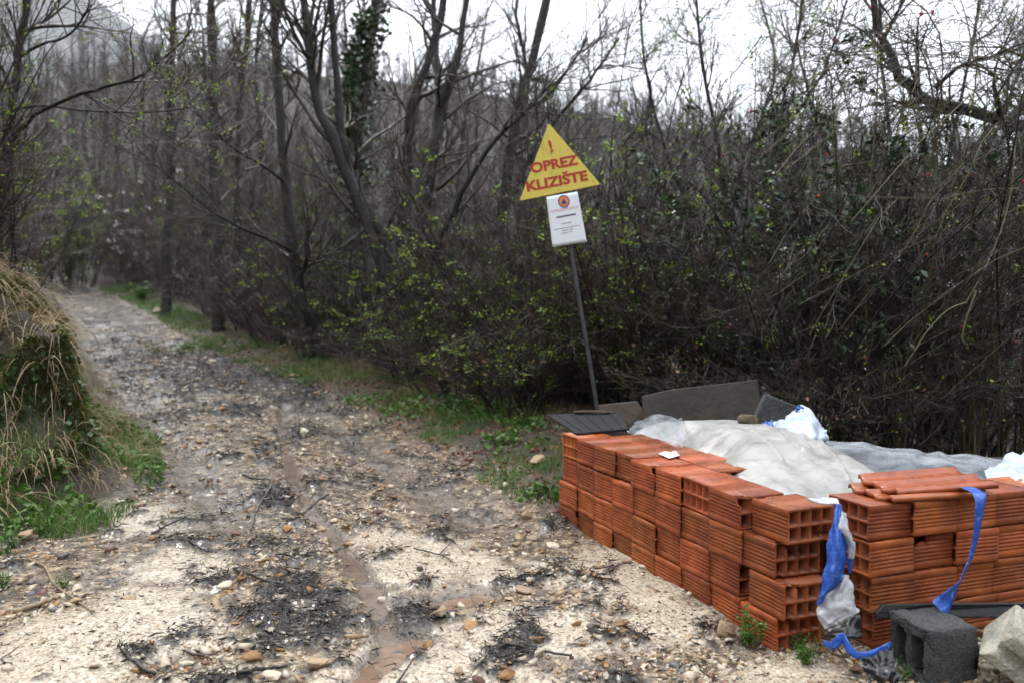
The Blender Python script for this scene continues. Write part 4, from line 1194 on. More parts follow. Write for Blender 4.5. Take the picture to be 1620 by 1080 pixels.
tree('bare_tree', [
    ([(-0.188,10.550,-0.134),(-0.173,10.595,0.807),(-0.157,10.633,1.591),(-0.11,10.667,2.297),(-0.0314,10.693,2.846),(0.0628,10.720,3.395),(0.22,10.750,4.023),(0.408,10.784,4.728),(0.589,10.829,5.670)], .10, .05),
    ([(-0.0785,10.667,2.297),(0.233,10.596,2.908),(0.539,10.518,3.353),(0.916,10.439,3.789),(1.284,10.363,4.292)], .035, .015),
    ], 'dark leaning bare trunk just behind the warning sign', seed=5, n=(14, 6, 4), l=((.6, 2.0), (.3, .9), (.1, .35)))
tree('ivy_tree', [
    ([(-2.446,12.948,-0.235),(-2.427,13.013,1.112),(-2.407,13.068,2.266),(-2.369,13.115,3.228),(-2.292,13.152,3.997),(-2.176,13.193,4.863),(-2.061,13.230,5.633),(-1.964,13.281,6.691)], .12, .07),
    ([(-2.407,13.096,2.843),(-2.552,13.129,3.517),(-2.484,12.958,4.143),(-2.333,12.889,4.778),(-2.147,12.819,5.402)], .03, .015),
    ], 'slim tree whose trunk is wrapped in dark green ivy', seed=7, n=(12, 5, 3), l=((.7, 2.2), (.3, 1.0), (.1, .35)), ivy=1500)
tree('bare_tree', [
    ([(-2.544,10.757,0.00134),(-2.608,10.788,0.641),(-2.688,10.818,1.280),(-2.784,10.849,1.919),(-2.864,10.884,2.638),(-2.928,10.922,3.437),(-2.976,10.961,4.236),(-3.008,10.995,4.956),(-3.024,11.041,5.914)], .085, .05),
    ([(-2.720,10.822,1.360),(-2.600,10.733,1.595),(-2.536,10.743,1.793)], .03, .02),
    ([(-2.752,10.841,1.759),(-2.899,10.347,1.884),(-3.121,9.852,1.994),(-3.342,9.459,2.168),(-3.600,9.073,2.458),(-3.846,8.884,2.690)], .022, .008),
    ([(-2.864,10.884,2.638),(-3.033,10.591,2.791),(-3.292,10.198,2.953),(-3.557,9.911,3.226),(-3.698,9.726,3.539)], .022, .008),
    ], 'straight grey bare trunk with low limbs sweeping over the track', seed=9, n=(13, 6, 4), l=((.6, 2.2), (.3, 1.0), (.1, .35)))
tree('bare_tree', [([(-4.812,13.974,0.28),(-4.833,14.034,1.523),(-4.853,14.094,2.766),(-4.895,14.153,4.009),(-4.905,14.213,5.252),(-4.936,14.273,6.495),(-4.978,14.333,7.738)], .10, .05)], 'bare trunk standing third from the track bend', seed=11, bark='bark_brown', twig='twig_red', n=(22, 6, 4), l=((.7, 2.4), (.4, 1.0), (.12, .4)))
tree('bare_tree', [([(-6.901,16.980,0.342),(-6.901,17.047,1.726),(-6.825,17.126,3.361),(-6.800,17.198,4.871),(-6.775,17.271,6.380),(-6.724,17.356,8.141)], .12, .05)], 'bare trunk standing second from the track bend', seed=13, bark='bark_brown', twig='twig_red', n=(22, 6, 4), l=((.8, 2.6), (.4, 1.1), (.12, .4)))
tree('bare_tree', [([(-4.983,15.471,0.185),(-5.006,15.537,1.561),(-4.983,15.615,3.167),(-4.937,15.692,4.772),(-4.799,15.758,6.149),(-4.707,15.835,7.754)], .08, .04)], 'thin dark bare trunk between the grey trunk and its brown neighbour', seed=15, bark='bark_brown', twig='twig_red', n=(20, 6, 4), l=((.7, 2.2), (.4, 1.0), (.12, .4)))
tree('bank_tree', [
    ([(-4.373,7.220,1.400),(-4.299,7.253,2.092),(-4.224,7.284,2.732),(-4.171,7.305,3.158),(-4.107,7.325,3.584),(-4.053,7.346,4.010),(-4.011,7.371,4.543)], .042, .024),
    ([(-4.299,7.265,2.332),(-4.070,7.073,2.507),(-3.778,6.879,2.644),(-3.422,6.683,2.723),(-3.130,6.585,2.771),(-2.844,6.487,2.817),(-2.613,6.391,2.908),(-2.388,6.298,3.041),(-2.319,6.302,3.133)], .022, .006),
    ([(-4.160,7.307,3.211),(-3.837,7.109,3.258),(-3.578,7.011,3.304),(-3.375,6.921,3.500),(-3.400,6.930,3.701)], .015, .006),
    ([(-4.320,7.284,2.732),(-3.833,6.983,2.727),(-3.375,6.779,2.647),(-2.985,6.576,2.588),(-2.660,6.374,2.544),(-2.296,6.275,2.559)], .012, .004),
    ], 'dark bare tree on the earth bank with a black branch reaching over the track', seed=17, n=(9, 6, 5), l=((.4, 1.3), (.2, .7), (.08, .3)), up=.02, buds=1600, budsize=.026)
tree('overhanging_tree', [
    ([(4.644,6.555,0.0613),(4.596,6.606,1.136),(4.498,6.642,1.868),(4.253,6.665,2.356),(3.862,6.674,2.542),(3.520,6.678,2.620),(3.227,6.682,2.708),(3.031,6.689,2.845),(2.909,6.701,3.089),(2.811,6.715,3.382),(2.762,6.733,3.773)], .07, .02),
    ([(3.862,6.674,2.542),(4.181,6.894,2.946),(4.407,7.122,3.517),(4.459,7.151,4.138)], .04, .015),
    ([(3.276,6.686,2.796),(3.419,6.593,2.939),(3.707,6.598,3.036),(3.996,6.604,3.156)], .02, .008),
    ([(2.884,6.705,3.187),(2.937,6.613,3.348),(3.034,6.523,3.551)], .018, .006),
    ], 'dark crooked limb of a bare tree leaning in over the briar', seed=19, n=(12, 7, 5), l=((.5, 1.6), (.25, .8), (.08, .3)), buds=900, budsize=.024)
tree('slim_tree', [
    ([(2.156,8.161,0.159),(2.126,8.208,1.130),(2.065,8.252,2.040),(1.944,8.290,2.828),(1.822,8.322,3.496),(1.731,8.366,4.406)], .03, .012),
    ([(2.217,8.161,0.159),(2.278,8.217,1.312),(2.430,8.261,2.222),(2.612,8.302,3.071),(2.764,8.337,3.799),(2.824,8.372,4.527)], .03, .012),
    ([(2.187,8.161,0.159),(2.187,8.202,1.008),(2.280,8.137,1.729),(2.520,8.180,2.628),(2.904,8.110,3.261),(3.141,8.145,3.972)], .025, .01),
    ([(2.175,8.173,0.402),(2.029,8.317,1.314),(1.742,8.453,2.061),(1.493,8.483,2.683),(1.307,8.522,3.491),(1.244,8.564,4.361)], .025, .01),
    ], 'slim budding shrub-like tree spreading against the sky beyond the warning sign', seed=21, n=(16, 7, 5), l=((.4, 1.3), (.2, .7), (.08, .26)), buds=4200, budsize=.028)
tree('slim_tree', [
    ([(3.793,7.962,0.183),(3.733,8.016,1.308),(3.615,8.059,2.196),(3.496,8.102,3.084),(3.437,8.145,3.972),(3.407,8.173,4.563)], .03, .012),
    ([(3.822,7.962,0.183),(3.911,8.022,1.426),(4.089,8.071,2.433),(4.267,8.113,3.320),(4.444,8.162,4.327)], .028, .012),
    ([(3.804,7.974,0.42),(3.871,7.830,1.593),(4.110,7.662,2.257),(4.389,7.596,2.963),(4.611,7.636,3.796)], .025, .01),
    ([(3.781,7.974,0.42),(3.496,8.022,1.426),(3.141,8.059,2.196),(2.844,8.090,2.847),(2.667,8.128,3.616)], .025, .01),
    ], 'slim budding shrub-like tree rising behind the dark ivy bush', seed=23, n=(16, 7, 5), l=((.4, 1.3), (.2, .7), (.08, .26)), buds=3600, budsize=.028)

# --- background wood: thin bare trees as individuals
def tree_proto(seed, h, r0, twig, n=(20, 5, 3)):
    r = np.random.default_rng(seed)
    pts = [(0, 0, -.3)] + [(r.normal() * .05 * h * k / 6, r.normal() * .05 * h * k / 6, h * k / 6) for k in range(1, 7)]
    p = resample(np.array(pts), 16); R = r0 * (1 - .75 * np.linspace(0, 1, 16))
    at_ = Acc(); tubes(at_, p[None], R[None], 7)
    m1 = mesh('trunk', at_.verts(), at_.faces(), MATS['bark_brown'], smooth=True)
    ac = Acc(); branch_set(ac, p[None], R[None], *n, (.8, 2.6), (.4, 1.2), (.15, .5), up=.10, r=r, t0=.22, ang=.65, rmin=.003)
    m2 = mesh('crown', ac.verts(), ac.faces(), MATS[twig])
    return m1, m2
TP = [tree_proto(31, 7.5, .07, 'twig_red'), tree_proto(32, 9, .09, 'twig_red'), tree_proto(33, 8, .06, 'twig'), tree_proto(34, 10, .10, 'twig'), tree_proto(35, 6, .05, 'twig_red')]
spots = []
r_ = np.random.default_rng(50)
tries = 0
while len(spots) < 34 and tries < 4000:
    tries += 1
    Y = r_.uniform(11.5, 34); az = r_.uniform(-.66, .72)
    X = az * Y; q = float(qoff(X, Y))
    if q < 1.2 and q > -3.6 and Y < 27: continue
    if q < -3.6 and r_.uniform() < .6: continue
    if az > -.27 and (r_.uniform() < .72 or Y < 17): continue
    if az < -.4 and r_.uniform() < .5: continue
    if any((X - a) ** 2 + (Y - b) ** 2 < 1.3 for a, b in spots): continue
    spots.append((X, Y))
for k, (X, Y) in enumerate(spots):
    i = int(r_.integers(0, 5)); sc_ = r_.uniform(.75, 1.15)
    t = empty('wood_tree', (X, Y, gz(X, Y)), r_.uniform(0, 6.28)); t.scale = (sc_,) * 3
    t.rotation_euler[0] = r_.normal() * .05; t.rotation_euler[1] = r_.normal() * .05
    zz = ('on the bank side of the bend' if qoff(X, Y) < -2 else 'beyond the bend' if X / Y < -.4 else 'behind the brown trunks' if X / Y < -.27 else 'behind the many-stemmed tree' if X / Y < -.05 else 'behind the sign' if X / Y < .2 else 'behind the briar')
    tag(t, f'thin bare tree standing deep in the wood {zz}', 'tree', f'thin bare trees {zz}')
    obj('trunk', TP[i][0], t); obj('crown', TP[i][1], t)

# --- far wood on the hillside reads as one mass
def far_wood():
    r = np.random.default_rng(60)
    protos = []
    for k in range(8):
        h = r.uniform(5, 8)
        p = np.array([(0, 0, -.5), (r.normal() * .15, r.normal() * .15, h * .5), (r.normal() * .3, r.normal() * .3, h)])
        a = Acc(); R = np.array([.13, .09, .03])
        tubes(a, p[None], R[None], 3)
        S, D, rad, t, _ = kids(p[None], R[None], 15, .2, 1, .6, r)
        P1, R1 = grow(S, D, r.uniform(1.2, 3.2, len(S)) * (1.2 - .6 * t), np.full(len(S), .035), np.full(len(S), .014), 2, .12, .15, r=r)
        tubes(a, P1, R1, 3)
        S, D, rad, t, _ = kids(P1, R1, 3, .2, 1, .6, r)
        P2, R2 = grow(S, D, r.uniform(.6, 1.6, len(S)), np.full(len(S), .018), np.full(len(S), .010), 1, .1, .15, r=r)
        tubes(a, P2, R2, 3)
        protos.append((a.verts(), a.faces()[0]))
    acc = Acc()
    n = 1000
    for k in range(n):
        d = 26 + (HC - 22) * r.uniform() ** .75; az = r.uniform(-.75, .78)
        X, Y = az * d, d
        v, f = protos[int(r.integers(0, 8))]
        a = r.uniform(0, 6.28); s = r.uniform(.7, 1.25); c_, s_ = math.cos(a) * s, math.sin(a) * s
        z = float(hill_z(np.array([X]), np.array([Y]))[0]); z = max(z, gz(X, Y))
        w = np.stack([v[:, 0] * c_ - v[:, 1] * s_ + X, v[:, 0] * s_ + v[:, 1] * c_ + Y, v[:, 2] * s + z], -1)
        acc.add(w, f)
    tag(acc.build('far_wood', MATS['far_twig']), 'grey leafless wood covering the far hillside', 'wood', kind='stuff')
far_wood()
def conifers():
    # dark evergreens along the crest
    r = np.random.default_rng(61)
    acc = Acc()
    for k in range(150):
        az = r.uniform(-.35, .35); d = r.uniform(HC - 12, HC + 2); X, Y = az * d, d
        z = float(hill_z(np.array([X]), np.array([Y]))[0]); h = r.uniform(4, 9)
        n = 60
        t = r.uniform(0, 1, n) ** .8; a = r.uniform(0, 6.28, n); rad = (1 - t) * h * .2 + .1
        S = np.stack([X + 0 * t, Y + 0 * t, z + t * h], -1); E = S + np.stack([np.cos(a) * rad, np.sin(a) * rad, -.2 * rad], -1)
        w = np.stack([-np.sin(a), np.cos(a), 0 * a], -1) * (.10 * h * .3)
        V = np.stack([S - w, S + w, E], 1); acc.add(V, np.arange(n)[:, None] * 3 + np.array([[0, 1, 2]]))
    mat('conifer', (.03, .045, .03), .9)
    tag(acc.build('conifer_belt', MATS['conifer']), 'dark evergreens along the crest of the far hill', 'wood', kind='stuff')
conifers()

# --- thicket shrubs: prototypes, then individuals
def shrub_proto(seed, nst, h, spread, n, l, twig, buds=0, budmat='leaf_bud', budsize=.042, arch=0.0, r0=(.007, .017), up=.08, ang=.6, rmin=.0028, wob=.07):
    r = np.random.default_rng(seed)
    a = r.uniform(0, 6.28, nst); rr = spread * .35 * np.sqrt(r.uniform(0, 1, nst))
    S = np.stack([rr * np.cos(a), rr * np.sin(a), np.full(nst, -.08)], -1)
    tilt = r.uniform(.02, .42, nst)
    D = np.stack([np.cos(a) * tilt, np.sin(a) * tilt, np.ones(nst)], -1)
    L = h * r.uniform(.35, 1.35, nst) ** 1.1
    g = None
    P, R = grow(S, D, L, r.uniform(*r0, nst), np.full(nst, .003), 10, wob, 0, r=r)
    if arch:
        t = np.linspace(0, 1, 11)[None, :]
        dirv = np.stack([np.cos(a), np.sin(a), 0 * a], -1)
        P = P + dirv[:, None] * (arch * t ** 2 * L[:, None])[..., None]
        P[..., 2] -= arch * .8 * t ** 3 * L[:, None]
    ac = Acc(); tips = []
    a0 = Acc(); tubes(a0, P, R, 5)
    branch_set(ac, P, R, *n, *l, up=up, r=r, t0=.12, ang=ang, tips=tips, rmin=rmin, wob=.14)
    out = [('stems', mesh('stems', a0.verts(), a0.faces(), MATS['bark'] if twig != 'cane_green' else MATS['cane_green'])), ('twigs', mesh('twigs', ac.verts(), ac.faces(), MATS[twig]))]
    if buds:
        al = Acc(); leaves(al, spread_tips(tips, buds, r, .012), r.uniform(.5, 1.25, buds) * budsize, r)
        out.append(('foliage', mesh('foliage', al.verts(), al.faces(), MATS[budmat])))
    if len(tips): out.append(('rain_drops', drops(tips, 110, r)))
    return out

OCT = np.array([(1, 0, 0), (-1, 0, 0), (0, 1, 0), (0, -1, 0), (0, 0, 1.3), (0, 0, -1.3)], float)
OCF = np.array([(0, 2, 4), (2, 1, 4), (1, 3, 4), (3, 0, 4), (2, 0, 5), (1, 2, 5), (3, 1, 5), (0, 3, 5)])
def drops(tips, n, r, size=.0042):
    C = spread_tips(tips, n, r, .002) - [0, 0, .006]
    V = C[:, None] + OCT[None] * (size * r.uniform(.6, 1.2, n))[:, None, None]
    return mesh('rain_drops', V.reshape(-1, 3), [(OCF[None] + (np.arange(n) * 6)[:, None, None]).reshape(-1, 3)], MATS['rain_drop'], smooth=True)
LS = ((.25, .9), (.12, .5), (.06, .22))
SP = {
    'upright': [shrub_proto(70, 15, 2.7, 1.0, (8, 4, 3), LS, 'twig'), shrub_proto(71, 15, 2.3, 1.1, (8, 4, 3), LS, 'twig_red'), shrub_proto(72, 13, 3.1, 1.0, (9, 4, 3), LS, 'twig')],
    'budding': [shrub_proto(73, 15, 2.5, 1.1, (8, 4, 3), LS, 'twig', 1250), shrub_proto(74, 15, 2.0, 1.1, (8, 4, 3), LS, 'twig', 1500)],
    'bramble': [shrub_proto(75, 14, 1.3, 1.2, (7, 4, 2), ((.2, .7), (.1, .4), (.05, .15)), 'twig', 120, 'leaf_dry', .05, arch=.45), shrub_proto(76, 14, 1.1, 1.2, (7, 4, 2), ((.2, .6), (.1, .35), (.05, .15)), 'twig', 200, 'leaf_bud', .035, arch=.4)],
    'briar': [shrub_proto(77, 18, 3.0, 1.2, (7, 4, 2), ((.3, 1.0), (.12, .45), (.04, .15)), 'twig', 400, arch=.30, budsize=.03), shrub_proto(78, 16, 3.6, 1.3, (7, 4, 2), ((.3, 1.1), (.12, .45), (.04, .15)), 'twig', 300, arch=.34, budsize=.03)],
    'ivy': [shrub_proto(79, 16, 2.2, .9, (9, 4, 3), LS, 'twig', 3600, 'leaf_dark', .06), shrub_proto(80, 16, 2.0, .9, (9, 4, 3), LS, 'twig', 3200, 'leaf_dark', .055)],
}
LAB = {
    'upright': ('leafless upright shrub of the dark thicket', 'shrub', 'bare shrubs of the thicket', 'thicket_shrub'),
    'budding': ('shrub flecked with yellow-green buds', 'shrub', 'budding shrubs of the thicket', 'budding_shrub'),
    'bramble': ('low tangled bramble', 'bramble', 'brambles at the foot of the thicket', 'bramble'),
    'briar': ('tall briar with long arching canes', 'briar', 'arching briars behind the bricks', 'briar'),
    'ivy': ('dark ivy-leaved bush', 'bush', 'ivy-leaved bushes behind the bricks', 'ivy_bush'),
}
rs_ = np.random.default_rng(90)
def zone(X, Y):
    a = X / Y
    for lim, txt in ((-.42, 'by the bend of the track'), (-.30, 'between the bend and the straight grey trunk'), (-.20, 'under the straight grey trunk'), (-.08, 'around the many-stemmed tree'), (.02, 'between the many-stemmed tree and the sign'), (.14, 'behind the sign pole'), (.26, 'behind the brown board'), (.38, 'behind the blue and white sack'), (9, 'behind the roof tiles')):
        if a < lim: return txt
def shrub(kind, X, Y, s=1.0, label=None, name=None, dz=0.0, sz=1.0):
    pr = SP[kind][int(rs_.integers(0, len(SP[kind])))]
    lb = LAB[kind]
    t = empty(name or lb[3], (X, Y, gz(X, Y) + dz), rs_.uniform(0, 6.28)); t.scale = (s, s, s * sz)
    zn = zone(X, Y); dp = 'front ' if float(qoff(X, Y)) < 1.6 or (X > .3 and Y < 6.5) else ''
    tag(t, label or f'{dp}{lb[0]} {zn}', lb[1], None if label else f'{dp}{lb[2]} {zn}')
    for nm, me in pr:
        p_ = obj(nm, me, t)
        if nm == 'rain_drops': p_['kind'] = 'stuff'
    return t
# along the verge, from the bend down to the sign
for Y in np.arange(6.9, 27, .62):
    for row, q in enumerate((1.15, 2.0, 3.0, 4.2)):
        yy = Y + rs_.normal() * .2; qq = q + rs_.normal() * .18 + .02 * max(0, Y - 10)
        X = 0.0
        for _ in range(1): X = (qq - float(qoff(0.0, yy))) / .89
        if X / yy > .18 or X / yy < -.60: continue
        if Y > 14 and row > 1 and rs_.uniform() < .5: continue
        if Y > 18 and rs_.uniform() < .3: continue
        u = rs_.uniform()
        kind = 'bramble' if (row == 0 and u < .3) else ('budding' if u < (.58 if yy < 12 else .25) else 'upright')
        if row == 0: sz = .55
        elif row == 1 and Y < 12: sz = .62
        elif row == 2 and Y < 12: sz = .82
        else: sz = 1.0
        shrub(kind, X, yy, rs_.uniform(.78, 1.05) * (1.0 + .012 * max(0, Y - 8)), sz=sz)
# behind the bricks
for (X, Y, kind, s) in [
    (.95, 7.3, 'budding', .85), (1.5, 7.1, 'upright', .8), (2.0, 6.8, 'ivy', .9), (2.15, 6.2, 'briar', .8), (2.6, 6.4, 'ivy', 1.0), (3.6, 6.3, 'briar', .9), (4.2, 6.1, 'upright', .8),
    (1.0, 7.6, 'upright', 1.0), (1.6, 7.4, 'budding', 1.0), (2.1, 7.4, 'ivy', 1.15), (2.7, 7.3, 'ivy', 1.2), (3.2, 7.2, 'briar', 1.0), (3.8, 7.4, 'upright', 1.0), (5.1, 7.0, 'briar', 1.0),
    (.6, 8.6, 'upright', 1.1), (1.3, 8.5, 'upright', 1.15), (2.0, 8.6, 'briar', 1.1), (3.6, 8.4, 'briar', 1.15), (4.4, 8.4, 'budding', 1.1), 
    (.4, 7.4, 'bramble', 1.0), (1.6, 6.0, 'bramble', .6), (2.1, 5.8, 'bramble', .7), (2.5, 5.75, 'bramble', .75), (.5, 7.7, 'upright', .75), (2.3, 5.9, 'upright', .7), (2.9, 5.8, 'upright', .7),
    (.2, 7.9, 'budding', .95), (-.1, 8.6, 'upright', 1.0), (2.3, 9.8, 'upright', 1.3), (4.8, 9.8, 'upright', 1.3), (6.2, 9.5, 'briar', 1.2), (7.4, 11, 'upright', 1.4)]:
    shrub(kind, X + rs_.normal() * .05, Y + rs_.normal() * .05, s, sz=.88)
# on and behind the left bank
for (X, Y, kind, s) in [(-4.4, 6.5, 'upright', .85), (-4.25, 7.0, 'budding', .75), (-4.7, 6.2, 'upright', 1.0), (-4.6, 6.9, 'budding', .8), (-5.2, 6.5, 'budding', 1.0), (-4.9, 7.6, 'budding', .9), (-5.4, 7.4, 'budding', 1.0), (-6.0, 7.2, 'upright', 1.0), (-5.8, 8.4, 'budding', .9), (-6.6, 8.2, 'budding', 1.1), (-6.5, 9.6, 'upright', 1.0), (-7.4, 9.6, 'budding', 1.1), (-7.6, 11.4, 'budding', 1.0), (-8.4, 11.2, 'budding', 1.1), (-8.0, 13.2, 'budding', 1.2), (-9.0, 13.2, 'upright', 1.2), (-9.5, 15.6, 'upright', 1.3), (-11, 16, 'budding', 1.3), (-11.2, 18.5, 'upright', 1.4), (-13, 20, 'budding', 1.5), (-13.6, 23, 'upright', 1.5), (-12.9, 21.2, 'budding', 1.1), (-13.5, 22.4, 'upright', 1.2), (-14.2, 23.8, 'budding', 1.2), (-15.2, 25.0, 'upright', 1.4), (-14.4, 27.6, 'budding', 1.4), (-16.5, 27.5, 'upright', 1.5), (-17.5, 29.5, 'budding', 1.6), (-13.2, 29.8, 'upright', 1.6), (-15.6, 31.0, 'upright', 1.7), (-12.4, 24.5, 'budding', 1.3), (-11.0, 26, 'upright', 1.4), (-14.5, 26.5, 'budding', 1.5), (-12.8, 28, 'upright', 1.6), (-10, 27.5, 'budding', 1.5), (-15.5, 29, 'upright', 1.6)]:
    pr = shrub(kind, X, Y, s, label=None)
    if kind in ('budding', 'upright'):
        bz = 'beside the dark bank tree' if Y < 7.3 else 'on the bank past the dark tree' if Y < 10 else 'halfway up the bank side' if Y < 17 else 'on the bank side by the bend' if Y < 25 else 'closing the view at the bend'; bl_ = 'green-budded' if kind == 'budding' else 'leafless'
        pr['label'] = f'{bl_} shrub {bz} of the track' if 'bend' not in bz else f'{bl_} shrub {bz}'; pr['group'] = f'{bl_} shrubs {bz}'
    else:
        pr['label'] = 'low bramble hanging on the earth bank'; pr['group'] = 'brambles on the bank'
# white blossom shrub by the bend
bl = shrub_proto(95, 14, 2.2, 1.0, (9, 6, 3), LS, 'twig_red', 420, 'blossom', .08)
t = empty('blossom_shrub', (-10.3, 23.5, gz(-10.3, 23.5)), 0); t.scale = (1.05,) * 3
t.location.z += .3
tag(t, 'white blossoming shrub beyond the bend of the track', 'shrub')
for nm, me in bl:
    p_ = obj(nm, me, t)
    if nm == 'rain_drops': p_['kind'] = 'stuff'

# --- rose-hip briar: long canes sweeping in from the right
def rose_briar():
    r = np.random.default_rng(101)
    root = empty('rose_briar', (3.6, 6.1, gz(3.6, 6.1))); tag(root, 'big wild rose briar with long arching canes and red hips', 'briar')
    n = 90
    base = np.stack([r.uniform(2.4, 4.6, n), r.uniform(5.7, 6.7, n), np.zeros(n)], -1); base[:, 2] = ground(base[:, 0], base[:, 1]) - .05
    ca = []
    for k in range(n):
        b = base[k]; top = b + [r.normal() * .25 + .1, r.normal() * .25 - .1, r.uniform(1.0, 2.9)]
        dx = -r.uniform(.5, 2.0) if r.uniform() < .8 else r.uniform(.3, 1.0)
        dx = max(dx, (1.75 - top[0]) / 1.2)
        mid = top + [dx * .45, -r.uniform(0, .35), r.uniform(.1, .45)]
        end = mid + [dx * .75, -r.uniform(0, .35), r.uniform(-.9, .05)]
        ca.append(resample(np.array([b, (b + top) / 2 + r.normal(size=3) * .08, top, mid, end]), 16))
    P = np.stack(ca) - np.array(root.location)
    P += r.normal(size=P.shape) * .008
    R = np.linspace(.0085, .0028, 16)[None] * r.uniform(.7, 1.2, (n, 1))
    a0 = Acc(); tubes(a0, P, R, 5); a0.build('canes', MATS['cane_green'], root)
    ac = Acc(); tips = []
    branch_set(ac, P, R, 7, 4, 2, (.2, .8), (.08, .35), (.03, .1), up=-.04, r=r, t0=.25, ang=.7, tips=tips, rmin=.002)
    ac.build('twigs', MATS['twig'], root)
    al = Acc(); leaves(al, spread_tips(tips, 1500, r, .01), r.uniform(.012, .032, 1500), r); al.build('foliage', MATS['leaf_bud'], root)
    p_ = obj('rain_drops', drops(tips, 900, r), root); p_['kind'] = 'stuff'
    bm = bmesh.new(); bmesh.ops.create_icosphere(bm, subdivisions=1, radius=1)
    for v in bm.verts: v.co.z *= 1.3
    hm = bpy.data.meshes.new('rose_hip'); bm.to_mesh(hm); bm.free(); hm.materials.append(MATS['rose_hip'])
    for c in spread_tips(tips, 60, r, .01): obj('rose_hip', hm, root, loc=tuple(c), scale=r.uniform(.009, .013))
rose_briar()
# pale hanging spray at the frame's right
a = Acc(); p = [(3.066,5.251,2.103),(3.043,5.238,1.833),(2.985,5.227,1.602),(2.908,5.218,1.410),(2.831,5.211,1.256),(2.773,5.206,1.160)]
p2 = [(2.773,5.205,1.148),(2.658,5.203,1.102),(2.542,5.198,0.987),(2.465,5.192,0.871),(2.396,5.187,0.764)]; p3 = [(2.831,5.209,1.218),(2.773,5.201,1.064),(2.743,5.195,0.929),(2.781,5.193,0.887)]
b0 = np.array(p[0])
for q in (p, p2, p3): tubes(a, resample(np.array(q) - b0, 20)[None], np.linspace(.0045, .0025, 20)[None], 5)
mat('pale_cane', (.17, .165, .08), .55)
t = empty('pale_spray', tuple(b0)); tag(t, 'pale yellow-green briar spray hanging down in front of the dark bush', 'branch'); a.build('canes', MATS['pale_cane'], t)

# ---------------------------------------------------------------- water on the track
mat('muddy_water', (.20, .128, .085), .03, (6, (.16, .105, .072), .4, .7), (22, .06))
mat('clear_water', (.17, .125, .095), .04, (10, (.11, .085, .066), .4, .7), (30, .12))
def water(name, pl, half, lift, m, flat=False, step=.008):
    n = 320
    c = resample(np.column_stack([pl, 0 * pl[:, 0]]), n)[:, :2]
    zc = ground(c[:, 0], c[:, 1])
    zs = np.convolve(np.pad(zc, 24, 'edge'), np.ones(49) / 49, 'valid') + lift
    if flat: zs = np.full(n, np.percentile(zc, 20) + lift)
    x0, x1 = c[:, 0].min() - half, c[:, 0].max() + half; y0, y1 = c[:, 1].min() - half, c[:, 1].max() + half
    X, Y = np.meshgrid(np.arange(x0, x1, step), np.arange(y0, y1, step * 1.6))
    D = np.full(X.shape, 1e9); Lv = np.zeros(X.shape)
    for k in range(n):
        d = np.hypot(X - c[k, 0], Y - c[k, 1]); b = d < D; D[b] = d[b]; Lv[b] = zs[k]
    wetm = (ground(X, Y) < Lv + .002) & (D < half)
    q = wetm[:-1, :-1] | wetm[1:, :-1] | wetm[:-1, 1:] | wetm[1:, 1:]
    F = grid_faces(*X.shape)[q.ravel()]
    used = np.unique(F); mp = np.zeros(X.size, int); mp[used] = np.arange(len(used))
    V = np.stack([X, Y, Lv], -1).reshape(-1, 3)[used]
    o = obj(name, mesh(name, V, [mp[F]], m, smooth=True)); o['kind'] = 'structure'
    return o
water('stream', CHAN[1:], .06, .007, MATS['clear_water'])
water('puddle', PUD1, .16, .022, MATS['muddy_water'], True)
water('puddle', PUD2, .16, .022, MATS['muddy_water'], True)

# ---------------------------------------------------------------- stones
SM = ['stone_tan', 'stone_pale', 'stone_ochre', 'stone_grey', 'stone_red']
SW = [.30, .44, .10, .10, .06]
def hull(seed, npts, flat):
    r = np.random.default_rng(seed)
    p = nrm(r.normal(size=(npts, 3))) * r.uniform(.8, 1.0, (npts, 1)); p[:, 2] *= flat; p[:, 1] *= r.uniform(.6, .95)
    bm = bmesh.new()
    for q in p: bm.verts.new(q)
    bmesh.ops.convex_hull(bm, input=bm.verts)
    bmesh.ops.delete(bm, geom=[v for v in bm.verts if not v.link_faces], context='VERTS')
    bmesh.ops.triangulate(bm, faces=bm.faces)
    bm.verts.index_update()
    V = np.array([v.co for v in bm.verts]); F = np.array([[v.index for v in f.verts] for f in bm.faces]); bm.free()
    return V, F
HP = [hull(200 + k, 8, [.45, .6, .8][k % 3]) for k in range(14)]

def scatter_xy(n, y0, y1, pw, r, xfun):
    u = r.uniform(0, 1, n)
    a = 1 - pw
    Y = (y0 ** a + u * (y1 ** a - y0 ** a)) ** (1 / a)
    lo, hi = xfun(Y)
    return lo + (hi - lo) * r.uniform(0, 1, n), Y
def track_x(Y):
    x0 = (0 - qoff(0 * Y, Y)) / .89           # right edge
    hi = np.where(Y < 4.4, np.maximum(x0 + .9, 1.9), x0 + .5)
    lo = np.maximum(x0 - 3.4, -.64 * Y - .4)
    return lo, hi
def in_stack(X, Y, m=.0):
    s = (X - CX) * u1[0] + (Y - CY) * u1[1]; t = (X - CX) * u2[0] + (Y - CY) * u2[1]
    return (s > -m) & (s < 1.74 + m) & (t > -m) | (s > -.11 - m) & (s < 0.1) & (t > .31 - m)

